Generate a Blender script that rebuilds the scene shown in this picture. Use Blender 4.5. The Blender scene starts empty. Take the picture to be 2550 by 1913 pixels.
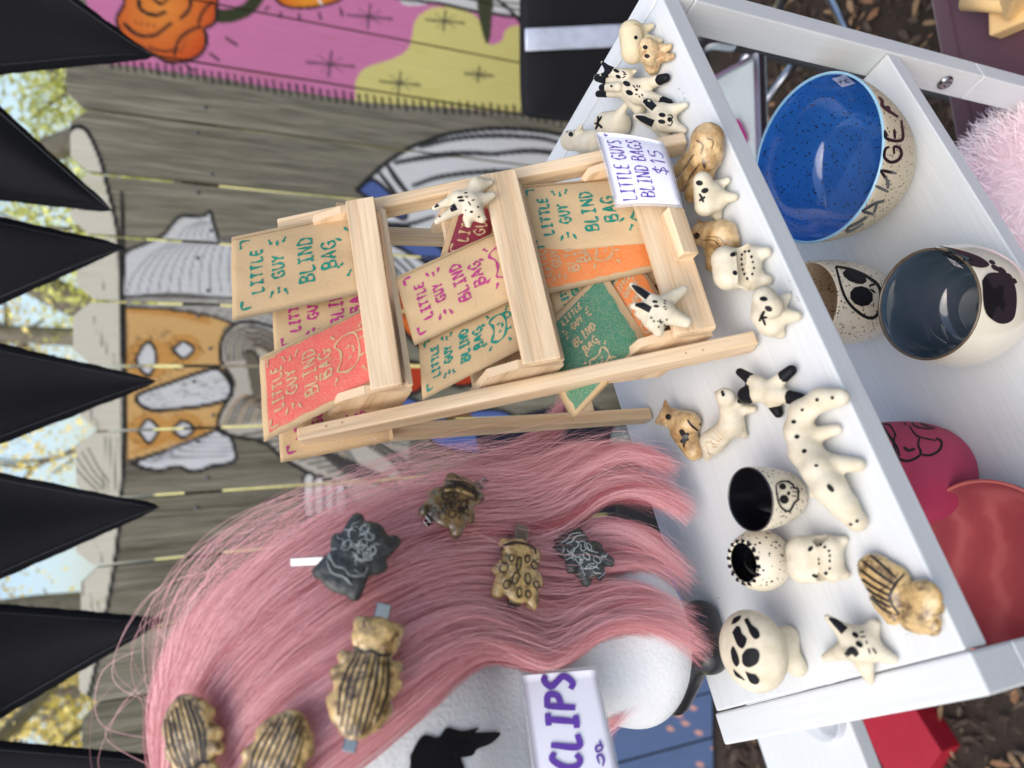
import bpy, bmesh, math, random
import numpy as np
from mathutils import Vector, noise as mnoise
from mathutils.bvhtree import BVHTree
random.seed(7); RNG = np.random.default_rng(7)
S = bpy.context.scene
# ------------------------------------------------------------------ camera
# the photograph was taken with the phone turned: the place's "up" points to the picture's left side
FPX = 1900.0
EYE = np.array([0, 0, 1.69])
_d = np.array([44.5, 3925.0, FPX]); _d /= np.linalg.norm(_d)
_z = -_d; _f = np.array([0, 0, 1.0]); _y = _f - _f.dot(_d) * _d; _y /= np.linalg.norm(_y); _x = np.cross(_y, _z)
CM = np.array([_x, _y, _z])              # columns: world vectors of camera right, down, forward (upright reading)
cam_d = bpy.data.cameras.new('camera'); cam = bpy.data.objects.new('camera', cam_d); S.collection.objects.link(cam)
from mathutils import Matrix
_R, _D, _F = CM[:, 0], CM[:, 1], CM[:, 2]
cam.matrix_world = Matrix(((_D[0], _R[0], -_F[0], EYE[0]), (_D[1], _R[1], -_F[1], EYE[1]), (_D[2], _R[2], -_F[2], EYE[2]), (0, 0, 0, 1)))
cam_d.sensor_width = 36; cam_d.sensor_fit = 'HORIZONTAL'; cam_d.lens = FPX / 2550 * 36
cam_d.clip_start = 0.02; cam_d.clip_end = 400
cam_d.dof.use_dof = True; cam_d.dof.focus_distance = 0.56; cam_d.dof.aperture_fstop = 6.0
S.camera = cam
# ------------------------------------------------------------------ sky and sun (open shade, bright sky behind the fence)
SUN_EL, SUN_AZ = math.radians(56), math.radians(218)     # azimuth measured from +Y (fence side) towards +X
W = bpy.data.worlds.new('World'); S.world = W; W.use_nodes = True
nt = W.node_tree; nt.nodes.clear()
sky = nt.nodes.new('ShaderNodeTexSky'); sky.sky_type = 'NISHITA'; sky.sun_disc = False
sky.sun_elevation = SUN_EL; sky.sun_rotation = SUN_AZ; sky.air_density = 1.0; sky.dust_density = 2.5; sky.ozone_density = 1.0
bg = nt.nodes.new('ShaderNodeBackground'); bg.inputs[1].default_value = 0.145
wo = nt.nodes.new('ShaderNodeOutputWorld'); nt.links.new(sky.outputs[0], bg.inputs[0]); nt.links.new(bg.outputs[0], wo.inputs[0])
sl = bpy.data.lights.new('sun', 'SUN'); sl.energy = 1.5; sl.angle = math.radians(65); sl.color = (1, .94, .84)
so = bpy.data.objects.new('sun', sl); S.collection.objects.link(so)
_sd = Vector((math.sin(SUN_AZ) * math.cos(SUN_EL), math.cos(SUN_AZ) * math.cos(SUN_EL), math.sin(SUN_EL)))
so.rotation_euler = (-_sd).to_track_quat('-Z', 'Y').to_euler()
S.view_settings.view_transform = 'Standard'; S.view_settings.look = 'None'; S.view_settings.gamma = 1
S.view_settings.exposure = 0.66
S.cycles.use_denoising = True
S.cycles.max_bounces = 8; S.cycles.diffuse_bounces = 4; S.cycles.transparent_max_bounces = 12
# ------------------------------------------------------------------ helpers: photograph measurements to metres
def ray(x, y):
    return CM @ np.array([(956.5 - y) / FPX, (x - 1275) / FPX, 1.0])
def atz(x, y, z):
    r = ray(x, y); return EYE + r * ((z - EYE[2]) / r[2])
def aty(x, y, Y):
    r = ray(x, y); return EYE + r * (Y / r[1])
def atd(x, y, d):
    return EYE + ray(x, y) * d
def atp(x, y, p0, n):
    r = ray(x, y); return EYE + r * (np.dot(np.asarray(p0) - EYE, n) / np.dot(r, n))
def proj(P):
    c = (np.asarray(P) - EYE) @ CM
    return 1275 + FPX * c[..., 1] / c[..., 2], 956.5 - FPX * c[..., 0] / c[..., 2]
def unit(v):
    v = np.asarray(v, float); return v / np.linalg.norm(v)
def srgb(r, g, b):
    f = lambda c: (c / 255 / 12.92) if c <= 10 else ((c / 255 + .055) / 1.055) ** 2.4
    return (f(r), f(g), f(b))
# ------------------------------------------------------------------ helpers: objects
OFF = {}
def props(o, label=None, cat=None, group=None, kind=None):
    for k, v in (('label', label), ('category', cat), ('group', group), ('kind', kind)):
        if v: o[k] = v
    return o
def thing(name, label, cat, loc, group=None):
    o = bpy.data.objects.new(name, None); S.collection.objects.link(o)
    o.location = [float(c) for c in loc]; o.empty_display_size = .02; OFF[o.name] = np.array(loc, float)
    return props(o, label, cat, group)
def link_mesh(name, me, parent=None, loc=None):
    o = bpy.data.objects.new(name, me); S.collection.objects.link(o)
    if parent is not None:
        o.parent = parent; OFF[o.name] = OFF[parent.name]
    else:
        OFF[o.name] = np.zeros(3) if loc is None else np.array(loc, float)
        if loc is not None: o.location = [float(c) for c in loc]
    return o
def mesh(name, V, F, mats, parent=None, smooth=True, mi=None, loc=None, angle=None):
    """one mesh object from world-space vertices; its origin is that of its thing"""
    V = np.asarray(V, float)
    off = OFF[parent.name] if parent is not None else (np.zeros(3) if loc is None else np.asarray(loc, float))
    me = bpy.data.meshes.new(name)
    if isinstance(F, np.ndarray):
        k = F.shape[1]; n = len(F)
        me.vertices.add(len(V)); me.vertices.foreach_set('co', (V - off).astype(np.float32).ravel())
        me.loops.add(n * k); me.loops.foreach_set('vertex_index', F.astype(np.int32).ravel())
        me.polygons.add(n); me.polygons.foreach_set('loop_start', np.arange(0, n * k, k, dtype=np.int32))
        me.update(calc_edges=True)
    else:
        me.from_pydata([tuple(v) for v in (V - off)], [], F)
    for m in (mats if isinstance(mats, (list, tuple)) else [mats]): me.materials.append(m)
    if mi is not None: me.polygons.foreach_set('material_index', np.asarray(mi, np.int32))
    me.polygons.foreach_set('use_smooth', [bool(smooth)] * len(me.polygons))
    me.validate(); me.update()
    return link_mesh(name, me, parent, loc)
def grain(o, C):
    a = o.data.attributes.new('gr', 'FLOAT_VECTOR', 'POINT'); a.data.foreach_set('vector', np.asarray(C, np.float32).ravel())
def boxverts(c, ax, ay, az, hx, hy, hz, bev=0.0, seg=2):
    """bevelled box about c with unit axes; returns verts, faces, local coords"""
    bm = bmesh.new(); bmesh.ops.create_cube(bm, size=1)
    for v in bm.verts: v.co = (v.co.x * 2 * hx, v.co.y * 2 * hy, v.co.z * 2 * hz)
    if bev > 0: bmesh.ops.bevel(bm, geom=bm.edges[:], offset=bev, segments=seg, affect='EDGES', profile=.5)
    bm.verts.index_update()
    L = np.array([v.co[:] for v in bm.verts]); F = [[v.index for v in f.verts] for f in bm.faces]; bm.free()
    Vw = np.asarray(c) + L[:, :1] * np.asarray(ax) + L[:, 1:2] * np.asarray(ay) + L[:, 2:] * np.asarray(az)
    return Vw, F, L
def box(name, c, ax, ay, az, hx, hy, hz, m, parent=None, bev=.001, loc=None):
    """box with its grain along ax"""
    V, F, L = boxverts(c, ax, ay, az, hx, hy, hz, bev)
    o = mesh(name, V, F, m, parent, smooth=False, loc=loc)
    grain(o, L + np.array([random.uniform(0, 9), random.uniform(0, 9), random.uniform(0, 9)]))
    return o
def bar(name, p, q, wd, w, t, m, parent=None, bev=.001, loc=None):
    """board from p to q; wd = direction of its width w, thickness t"""
    p, q = np.asarray(p, float), np.asarray(q, float); a = unit(q - p); b = unit(np.asarray(wd) - np.dot(wd, a) * a); c = np.cross(a, b)
    return box(name, (p + q) / 2, a, b, c, np.linalg.norm(q - p) / 2, w / 2, t / 2, m, parent, bev, loc)
def tubeverts(P, r, n=10, cap=True):
    P = np.asarray(P, float); r = np.broadcast_to(np.asarray(r, float), (len(P),))
    T = np.gradient(P, axis=0); T /= np.linalg.norm(T, axis=1)[:, None] + 1e-12
    u = np.cross(T[0], [0.3, .2, 1]); u = unit(u); V = []
    for i in range(len(P)):
        u = unit(u - u.dot(T[i]) * T[i]); w = np.cross(T[i], u)
        a = np.linspace(0, 2 * math.pi, n, endpoint=False)[:, None]
        V.append(P[i] + r[i] * (np.cos(a) * u + np.sin(a) * w))
    V = np.concatenate(V); F = []
    for i in range(len(P) - 1):
        for j in range(n): F.append([i * n + j, i * n + (j + 1) % n, (i + 1) * n + (j + 1) % n, (i + 1) * n + j])
    if cap: F.append(list(range(n))[::-1]); F.append([(len(P) - 1) * n + j for j in range(n)])
    return V, F
def tube(name, P, r, m, parent=None, n=10, loc=None):
    V, F = tubeverts(P, r, n); return mesh(name, V, F, m, parent, loc=loc)
def spline(P, n):
    """Catmull-Rom through P, n samples"""
    P = np.asarray(P, float); k = len(P)
    Q = np.concatenate([[2 * P[0] - P[1]], P, [2 * P[-1] - P[-2]]])
    t = np.linspace(0, k - 1 - 1e-9, n); i = t.astype(int); s = (t - i)[:, None]
    a, b, c, d = Q[i], Q[i + 1], Q[i + 2], Q[i + 3]
    return .5 * ((2 * b) + (-a + c) * s + (2 * a - 5 * b + 4 * c - d) * s ** 2 + (-a + 3 * b - 3 * c + d) * s ** 3)
def lathe(name, c, prof, m, parent=None, n=56, mi=None, wob=0.0, loc=None, squash=None):
    """turn a profile of (r, z) pairs about a vertical axis through c"""
    prof = np.asarray(prof, float); k = len(prof); V = []
    for r, z in prof:
        a = np.linspace(0, 2 * math.pi, n, endpoint=False)
        rr = r * (1 + wob * (np.sin(2 * a + 1) + .6 * np.sin(3 * a + z * 40)))
        V.append(np.stack([c[0] + rr * np.cos(a), c[1] + rr * np.sin(a), np.full(n, c[2] + z)], 1))
    V = np.concatenate(V); F = []; MI = []
    for i in range(k - 1):
        for j in range(n):
            F.append([i * n + j, i * n + (j + 1) % n, (i + 1) * n + (j + 1) % n, (i + 1) * n + j]); MI.append(0 if mi is None else mi[i])
    return mesh(name, V, F, m, parent, mi=MI, loc=loc)
# ------------------------------------------------------------------ helpers: soft clay shapes from distance fields
def sd_cone(P, a, ra, b, rb):
    a, b = np.asarray(a), np.asarray(b); ab = b - a; L2 = ab.dot(ab) + 1e-12
    t = np.clip((P - a) @ ab / L2, 0, 1)
    return np.linalg.norm(P - a - t[:, None] * ab, axis=1) - (ra + (rb - ra) * t)
def sd_ell(P, c, R, ax=None):
    Q = P - np.asarray(c)
    if ax is not None: Q = Q @ np.asarray(ax).T
    R = np.asarray(R); k0 = np.linalg.norm(Q / R, axis=1); k1 = np.linalg.norm(Q / R ** 2, axis=1) + 1e-9
    return k0 * (k0 - 1) / k1
def smin(a, b, k):
    h = np.clip(.5 + .5 * (b - a) / k, 0, 1); return b + (a - b) * h - k * h * (1 - h)
def field(prims, k, cuts=()):
    def f(P):
        d = None
        for pr in prims:
            e = sd_cone(P, *pr) if len(pr) == 4 else sd_ell(P, *pr)
            d = e if d is None else smin(d, e, k)
        for pr in cuts:
            e = -(sd_cone(P, *pr) if len(pr) == 4 else sd_ell(P, *pr)); d = -smin(-d, -e, .0012)
        return d
    return f
def bounds(prims):
    lo, hi = [], []
    for pr in prims:
        if len(pr) == 4:
            a, ra, b, rb = pr; lo += [np.asarray(a) - ra, np.asarray(b) - rb]; hi += [np.asarray(a) + ra, np.asarray(b) + rb]
        else:
            r = max(pr[1]); lo.append(np.asarray(pr[0]) - r); hi.append(np.asarray(pr[0]) + r)
    return np.min(lo, 0), np.max(hi, 0)
def surfnet(f, lo, hi, h):
    lo = np.asarray(lo) - 2.3 * h; hi = np.asarray(hi) + 2.3 * h
    n = np.ceil((hi - lo) / h).astype(int) + 1
    G = np.stack(np.meshgrid(*[lo[i] + h * np.arange(n[i]) for i in range(3)], indexing='ij'), -1)
    D = f(G.reshape(-1, 3)).reshape(n)
    c = n - 1; acc = np.zeros((*c, 3)); cnt = np.zeros(c)
    off = [(i, j, k) for i in (0, 1) for j in (0, 1) for k in (0, 1)]
    sl = lambda o: D[o[0]:o[0] + c[0], o[1]:o[1] + c[1], o[2]:o[2] + c[2]]
    for a in off:
        for ax in range(3):
            if a[ax]: continue
            b = list(a); b[ax] = 1; A, B = sl(a), sl(b); m = (A < 0) != (B < 0)
            t = np.where(m, A / np.where(m, A - B, 1), 0)
            for q in range(3): acc[..., q] += np.where(m, a[q] + (t if q == ax else 0), 0)
            cnt += m
    act = cnt > 0; idx = -np.ones(c, int); idx[act] = np.arange(act.sum())
    base = np.stack(np.nonzero(act), 1); V = lo + h * (base + acc[act] / cnt[act][:, None])
    F = []
    for ax in range(3):
        u, w = (ax + 1) % 3, (ax + 2) % 3
        s0 = [slice(None)] * 3; s1 = [slice(None)] * 3; s0[ax] = slice(0, n[ax] - 1); s1[ax] = slice(1, n[ax])
        for s in (s0, s1): s[u] = slice(1, n[u] - 1); s[w] = slice(1, n[w] - 1)
        A, B = D[tuple(s0)], D[tuple(s1)]; m = (A < 0) != (B < 0); I = np.stack(np.nonzero(m), 1)
        if not len(I): continue
        J = I.copy(); J[:, u] += 1; J[:, w] += 1
        def at(du, dw):
            K = J.copy(); K[:, u] -= du; K[:, w] -= dw; return idx[K[:, 0], K[:, 1], K[:, 2]]
        q = np.stack([at(1, 1), at(0, 1), at(0, 0), at(1, 0)], 1)
        fl = (A[m] >= 0); q[fl] = q[fl][:, ::-1]; F.append(q)
    return V, np.concatenate(F)
def relax(V, F, it=2):
    E = np.concatenate([F[:, [0, 1]], F[:, [1, 2]], F[:, [2, 3]], F[:, [3, 0]]])
    for _ in range(it):
        s = np.zeros_like(V); n = np.zeros(len(V))
        for a, b in ((0, 1), (1, 0)):
            np.add.at(s, E[:, a], V[E[:, b]]); np.add.at(n, E[:, a], 1)
        V = .5 * V + .5 * s / n[:, None]
    return V
BVH = {}
def bvh_of(o):
    if o.name not in BVH:
        off = OFF[o.name]; me = o.data
        co = np.empty(len(me.vertices) * 3, np.float32); me.vertices.foreach_get('co', co)
        BVH[o.name] = BVHTree.FromPolygons([tuple(v) for v in (co.reshape(-1, 3) + off)], [tuple(p.vertices) for p in me.polygons])
    return BVH[o.name]
def on(o, x, y, lift=.0003):
    """point on object o that lies on the sight line through photograph pixel x, y"""
    d = unit(ray(x, y)); h = bvh_of(o).ray_cast(Vector(EYE), Vector(d))
    if h[0] is None: return None
    n = np.array(h[1]); n = n if n.dot(d) < 0 else -n
    return np.array(h[0]) - d * lift * .5 + n * lift
def strokes(lines, n=None):
    """(points px, width px) -> list of ribbons as (left pts, right pts)"""
    out = []
    for P, w in lines:
        P = np.asarray(P, float)
        if len(P) > 2: P = spline(P, len(P) * 4)
        elif True: P = spline(P, 5)
        T = np.gradient(P, axis=0); T /= np.linalg.norm(T, axis=1)[:, None] + 1e-9; N = np.stack([-T[:, 1], T[:, 0]], 1)
        k = np.linspace(0, 1, len(P)); W = w / 2 * (1 - .35 * np.abs(2 * k - 1) ** 3) if np.isscalar(w) else np.interp(k, np.linspace(0, 1, len(w)), w) / 2
        out.append((P + N * np.asarray(W)[..., None] if np.ndim(W) else P + N * W, P - N * np.asarray(W)[..., None] if np.ndim(W) else P - N * W))
    return out
def paint_lines(name, o, lines, m, parent, lift=.0003):
    """painted strokes laid on the surface of o"""
    V, F = [], []
    for A, B in strokes(lines):
        prev = None
        for a, b in zip(A, B):
            pa, pb, pc = on(o, *a, lift), on(o, *b, lift), on(o, *((a + b) / 2), lift)
            if pa is None or pb is None or pc is None: prev = None; continue
            i = len(V); V += [pa, pc, pb]
            if prev is not None: F += [[prev, i, i + 1, prev + 1], [prev + 1, i + 1, i + 2, prev + 2]]
            prev = i
    return mesh(name, V, F, m, parent) if F else None
def paint_spot(name, o, cx, cy, a, b, ang, m, parent, lift=.0003, n=16, shape=None):
    """painted oval (or px outline) on the surface of o"""
    if shape is None:
        t = np.linspace(0, 2 * math.pi, n, endpoint=False); c, s = math.cos(math.radians(ang)), math.sin(math.radians(ang))
        O = np.stack([cx + a * np.cos(t) * c - b * np.sin(t) * s, cy + a * np.cos(t) * s + b * np.sin(t) * c], 1)
    else:
        O = spline(np.asarray(list(shape) + [shape[0]], float), len(shape) * 4 + 1)[:-1]; cx, cy = O.mean(0); n = len(O)
    V, F = [], []; C = np.array([cx, cy])
    p = on(o, cx, cy, lift)
    if p is None: return None
    rings = [C + (O - C) * k for k in (.5, 1)]; V = [p]; ok = [True]
    for R in rings:
        for q in R:
            h = on(o, *q, lift); V.append(p if h is None else h); ok.append(h is not None)
    for j in range(n):
        k = (j + 1) % n
        if ok[1 + j] and ok[1 + k]: F.append([0, 1 + j, 1 + k])
        if ok[1 + j] and ok[1 + k] and ok[1 + n + j] and ok[1 + n + k]: F.append([1 + j, 1 + n + j, 1 + n + k, 1 + k])
    return mesh(name, V, F, m, parent) if F else None
# ------------------------------------------------------------------ materials
def new_mat(name):
    m = bpy.data.materials.new(name); m.use_nodes = True; t = m.node_tree
    return m, t, t.nodes['Principled BSDF'], t.nodes, t.links
def ramp(N, L, src, stops):
    r = N.new('ShaderNodeValToRGB'); e = r.color_ramp.elements
    e[0].position, e[0].color = stops[0][0], (*stops[0][1], 1); e[1].position, e[1].color = stops[-1][0], (*stops[-1][1], 1)
    for p, c in stops[1:-1]:
        q = e.new(p); q.color = (*c, 1)
    L.new(src, r.inputs[0]); return r.outputs[0]
def noise_n(N, L, vec, scale, detail=4, rough=.55, dist=0):
    n = N.new('ShaderNodeTexNoise'); n.inputs['Scale'].default_value = scale; n.inputs['Detail'].default_value = detail
    n.inputs['Roughness'].default_value = rough; n.inputs['Distortion'].default_value = dist
    if vec is not None: L.new(vec, n.inputs['Vector'])
    return n.outputs[0]
def coords(N, L, kind='Object', scale=(1, 1, 1), attr=None):
    if attr:
        a = N.new('ShaderNodeAttribute'); a.attribute_name = attr; s = a.outputs['Vector']
    else:
        s = N.new('ShaderNodeTexCoord').outputs[kind]
    mp = N.new('ShaderNodeMapping'); mp.inputs['Scale'].default_value = scale; L.new(s, mp.inputs[0]); return mp.outputs[0]
def mixc(N, L, fac, a, b, mode='MIX'):
    m = N.new('ShaderNodeMix'); m.data_type = 'RGBA'; m.blend_type = mode
    for sk, v in ((0, fac), (6, a), (7, b)):
        if hasattr(v, 'is_output'): L.new(v, m.inputs[sk])
        else: m.inputs[sk].default_value = v if sk == 0 else (*v, 1)
    return m.outputs[2]
def bump(N, L, b, h, strength=.3, dist=.001):
    n = N.new('ShaderNodeBump'); n.inputs['Strength'].default_value = strength; n.inputs['Distance'].default_value = dist
    L.new(h, n.inputs['Height']); L.new(n.outputs[0], b.inputs['Normal'])
def mul(c, k): return tuple(min(1, x * k) for x in c)
def M(name, col, rough=.5, var=.12, scale=60, bmp=0, bscale=300, metal=0, spec=.5, coat=0, sheen=0, col2=None, trans=0, bdist=.001, sub=0):
    m, t, b, N, L = new_mat(name); v = coords(N, L)
    if var > 0:
        f = noise_n(N, L, v, scale)
        L.new(ramp(N, L, f, [(.3, mul(col, 1 - var)), (.7, col2 or mul(col, 1 + var))]), b.inputs['Base Color'])
    else: b.inputs['Base Color'].default_value = (*col, 1)
    b.inputs['Roughness'].default_value = rough; b.inputs['Metallic'].default_value = metal
    b.inputs['Specular IOR Level'].default_value = spec; b.inputs['Coat Weight'].default_value = coat
    b.inputs['Coat Roughness'].default_value = .06
    b.inputs['Sheen Weight'].default_value = sheen; b.inputs['Transmission Weight'].default_value = trans
    if sub: b.inputs['Subsurface Weight'].default_value = sub; b.inputs['Subsurface Scale'].default_value = .004
    if bmp: bump(N, L, b, noise_n(N, L, v, bscale, 6), bmp, bdist)
    return m
def speckled(name, col, dot, dscale, thr, rough=.25, coat=.5, var=.06, bmp=0):
    m, t, b, N, L = new_mat(name); v = coords(N, L)
    base = ramp(N, L, noise_n(N, L, v, 40), [(.3, mul(col, 1 - var)), (.7, mul(col, 1 + var))])
    vo = N.new('ShaderNodeTexVoronoi'); vo.inputs['Scale'].default_value = dscale; L.new(v, vo.inputs['Vector'])
    wn = N.new('ShaderNodeTexWhiteNoise'); L.new(vo.outputs['Position'], wn.inputs['Vector'])
    a = N.new('ShaderNodeMath'); a.operation = 'MULTIPLY'; a.inputs[1].default_value = thr; L.new(wn.outputs[0], a.inputs[0])
    a2 = N.new('ShaderNodeMath'); a2.operation = 'SUBTRACT'; a2.inputs[1].default_value = thr * .45; L.new(a.outputs[0], a2.inputs[0])
    c = N.new('ShaderNodeMath'); c.operation = 'LESS_THAN'; L.new(vo.outputs['Distance'], c.inputs[0]); L.new(a2.outputs[0], c.inputs[1])
    L.new(mixc(N, L, c.outputs[0], base, dot), b.inputs['Base Color'])
    b.inputs['Roughness'].default_value = rough; b.inputs['Coat Weight'].default_value = coat; b.inputs['Coat Roughness'].default_value = .08
    if bmp: bump(N, L, b, noise_n(N, L, v, 90, 5), bmp, .001)
    return m
def pine(name, light, dark, knot=.5):
    m, t, b, N, L = new_mat(name); v = coords(N, L, attr='gr', scale=(3.0, 60, 60))
    f = noise_n(N, L, v, 1.6, 3, .5, .6); v2 = coords(N, L, attr='gr', scale=(14, 420, 420)); g = noise_n(N, L, v2, 1.5, 3)
    w = N.new('ShaderNodeTexWave'); w.wave_type = 'BANDS'; w.bands_direction = 'DIAGONAL'; w.inputs['Scale'].default_value = .55
    w.inputs['Distortion'].default_value = 5; w.inputs['Detail'].default_value = 2; w.inputs['Detail Scale'].default_value = 1.2; L.new(v, w.inputs['Vector'])
    c = ramp(N, L, f, [(.35, light), (.68, dark)])
    c = mixc(N, L, .6, c, ramp(N, L, w.outputs[0], [(.2, mul(light, 1.05)), (.8, dark), (1, mul(dark, .62))]))
    c = mixc(N, L, .35, c, ramp(N, L, g, [(.35, mul(dark, .8)), (.6, mul(light, 1.1))]), 'MIX')
    oi = N.new('ShaderNodeObjectInfo'); hs = N.new('ShaderNodeHueSaturation'); mr = N.new('ShaderNodeMapRange')
    mr.inputs['To Min'].default_value = .86; mr.inputs['To Max'].default_value = 1.1; L.new(oi.outputs['Random'], mr.inputs[0])
    L.new(mr.outputs[0], hs.inputs['Value']); L.new(c, hs.inputs['Color'])
    L.new(hs.outputs[0], b.inputs['Base Color']); b.inputs['Roughness'].default_value = .55; bump(N, L, b, g, .12, .0006)
    return m
def stained(name, light, dark, line, scale=90, rough=.35, coat=.3):
    """clay with dark wash settled into it"""
    m, t, b, N, L = new_mat(name); v = coords(N, L)
    f = noise_n(N, L, v, scale, 6, .6, .8); c = ramp(N, L, f, [(.40, dark), (.52, mul(light, .82)), (.66, light)])
    g = noise_n(N, L, v, scale * 4, 5); c = mixc(N, L, .25, c, ramp(N, L, g, [(.3, line), (.6, mul(light, 1.1))]))
    L.new(c, b.inputs['Base Color']); b.inputs['Roughness'].default_value = rough; b.inputs['Coat Weight'].default_value = coat
    bump(N, L, b, g, .4, .0008); return m
def marbled(name, a, c2, scale=120):
    m, t, b, N, L = new_mat(name); v = coords(N, L)
    w = N.new('ShaderNodeTexWave'); w.inputs['Scale'].default_value = scale; w.inputs['Distortion'].default_value = 14
    w.inputs['Detail'].default_value = 3; w.inputs['Detail Scale'].default_value = 1.4; L.new(v, w.inputs['Vector'])
    L.new(ramp(N, L, w.outputs[0], [(.3, a), (.62, c2)]), b.inputs['Base Color']); b.inputs['Roughness'].default_value = .5
    bump(N, L, b, w.outputs[0], .35, .0008); return m
def board_white(name, col):
    m, t, b, N, L = new_mat(name); v = coords(N, L, attr='gr', scale=(10, 300, 300)); g = noise_n(N, L, v, 1.5, 4)
    L.new(ramp(N, L, g, [(.3, mul(col, .94)), (.7, mul(col, 1.02))]), b.inputs['Base Color']); b.inputs['Roughness'].default_value = .42
    b.inputs['Specular IOR Level'].default_value = .35
    bump(N, L, b, g, .25, .0004); return m
m_white = board_white('white_laminate', (.66, .68, .68))
m_pine = pine('pale_pine', srgb(232, 208, 174), srgb(214, 180, 138))
m_clay = M('cream_clay', srgb(206, 194, 166), .72, .09, 90, .3, 700, spec=.3, bdist=.0005, col2=srgb(220, 211, 190))
m_clay2 = M('cream_clay_warm', srgb(208, 192, 158), .7, .09, 90, .3, 700, spec=.3, bdist=.0005)
m_blk = M('black_glaze', (.006, .006, .008), .55, .3, 200, .1, 600, spec=.2)
m_blkgloss = M('gloss_black_glaze', (.006, .006, .008), .08, .2, 100, coat=1)
m_tan = stained('driftwood_clay', srgb(214, 181, 130), srgb(150, 112, 66), srgb(96, 70, 44), 70)
m_tan2 = stained('tan_rough_clay', srgb(218, 190, 146), srgb(170, 128, 82), srgb(120, 86, 52), 140, .6, 0)
m_beetle = stained('honey_stained_clay', srgb(212, 178, 118), srgb(84, 60, 36), srgb(40, 30, 20), 120, .25, .7)
m_brownclay = stained('dark_brown_stained_clay', srgb(130, 104, 66), srgb(52, 42, 30), srgb(26, 22, 18), 70, .25, .7)
m_marble = marbled('grey_marbled_clay', (.014, .015, .016), srgb(128, 134, 130), 80)
m_darkclay = stained('charcoal_marbled_clay', srgb(58, 60, 59), (.016, .017, .018), srgb(100, 106, 102), 130, .5, .1)
m_black_line = M('brown_black_underglaze', (.02, .016, .014), .35, .2, 100)
m_steel = M('clip_steel', (.32, .32, .325), .2, .05, 50, metal=1)
m_alu = M('brushed_aluminium', (.55, .57, .6), .3, .08, 30, metal=1)
m_dkalu = M('grey_metal', (.16, .17, .19), .4, .1, 30, metal=.7)
m_foam = M('white_foam', (.70, .71, .715), .75, .03, 60, .6, 380, sub=.15, bdist=.0012)
m_black_plastic = M('black_plastic', (.012, .012, .014), .35, .2, 30)
m_fabric = M('black_fabric', (.011, .0112, .0135), .9, .3, 700, .4, 2500, spec=.15, sheen=.05, bdist=.0006)
m_hem = M('black_hem_fabric', (.008, .0085, .011), .9, .25, 900, .3, 2500, spec=.15, sheen=.0, bdist=.0006)
m_thread = M('dark_grey_thread', (.10, .102, .11), .7, .2, 900)
m_silver = M('pale_reflective_tape', srgb(196, 202, 218), .5, .14, 30, .3, 25, bdist=.006)
m_kraft = None
def kraft(name, col):
    m, t, b, N, L = new_mat(name); v = coords(N, L); f = noise_n(N, L, v, 30, 3); g = noise_n(N, L, v, 1500, 3)
    c = ramp(N, L, f, [(.3, mul(col, .93)), (.7, mul(col, 1.05))]); c = mixc(N, L, .35, c, ramp(N, L, g, [(.3, mul(col, .7)), (.55, mul(col, 1.12))]))
    oi = N.new('ShaderNodeObjectInfo'); hs = N.new('ShaderNodeHueSaturation'); mr = N.new('ShaderNodeMapRange')
    mr.inputs['To Min'].default_value = .92; mr.inputs['To Max'].default_value = 1.06; L.new(oi.outputs['Random'], mr.inputs[0])
    L.new(mr.outputs[0], hs.inputs['Value']); L.new(c, hs.inputs['Color']); L.new(hs.outputs[0], b.inputs['Base Color'])
    b.inputs['Roughness'].default_value = .7; bump(N, L, b, noise_n(N, L, v, 70, 3, .5, .8), .18, .003); return m
m_kraft = kraft('kraft_paper', srgb(198, 168, 126))
def ink(name, col, speck=0.0, under=srgb(204, 176, 136)):
    m, t, b, N, L = new_mat(name); v = coords(N, L); g = noise_n(N, L, v, 1300, 4, .7); f = noise_n(N, L, v, 60, 3)
    c = ramp(N, L, f, [(.3, mul(col, .85)), (.7, mul(col, 1.1))])
    if speck: c = mixc(N, L, ramp(N, L, g, [(.44, (1, 1, 1)), (.56, (0, 0, 0))]), mixc(N, L, .6, c, under), c) if False else mixc(N, L, speck, c, ramp(N, L, g, [(.45, col), (.62, under)]))
    L.new(c, b.inputs['Base Color']); b.inputs['Roughness'].default_value = .45; return m
m_green = ink('green_marker', srgb(20, 128, 108)); m_mag = ink('magenta_marker', srgb(178, 52, 120)); m_purple = ink('purple_marker', srgb(92, 52, 158))
m_pred = ink('red_block_print', srgb(222, 86, 78), .45); m_pgreen = ink('green_block_print', srgb(34, 122, 92), .4)
m_porange = ink('orange_block_print', srgb(228, 122, 44), .4); m_pmaroon = ink('maroon_block_print', srgb(140, 34, 62), .1)
m_paper = M('white_card', srgb(226, 226, 238), .35, .02, 20, coat=.4)
m_film = M('clear_laminate', (.85, .85, .88), .12, 0, trans=.0, coat=.5); m_film.node_tree.nodes['Principled BSDF'].inputs['Alpha'].default_value = .28
m_hair = None
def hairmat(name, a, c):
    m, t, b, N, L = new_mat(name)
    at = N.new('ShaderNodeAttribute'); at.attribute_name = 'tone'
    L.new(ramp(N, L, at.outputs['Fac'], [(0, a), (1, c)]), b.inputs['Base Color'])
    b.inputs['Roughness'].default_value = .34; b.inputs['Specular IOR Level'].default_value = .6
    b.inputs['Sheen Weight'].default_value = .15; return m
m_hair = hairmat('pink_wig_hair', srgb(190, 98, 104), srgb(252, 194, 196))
m_cap = M('pink_wig_cap', srgb(150, 72, 88), .8, .2, 200)
m_blue = speckled('blue_speckled_glaze', srgb(42, 102, 178), (.02, .03, .05), 430, .85, .1, 1, .12)
m_stone = speckled('cream_speckled_stoneware', srgb(206, 192, 164), (.05, .035, .025), 460, .85, .5, .0, .04)
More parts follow.
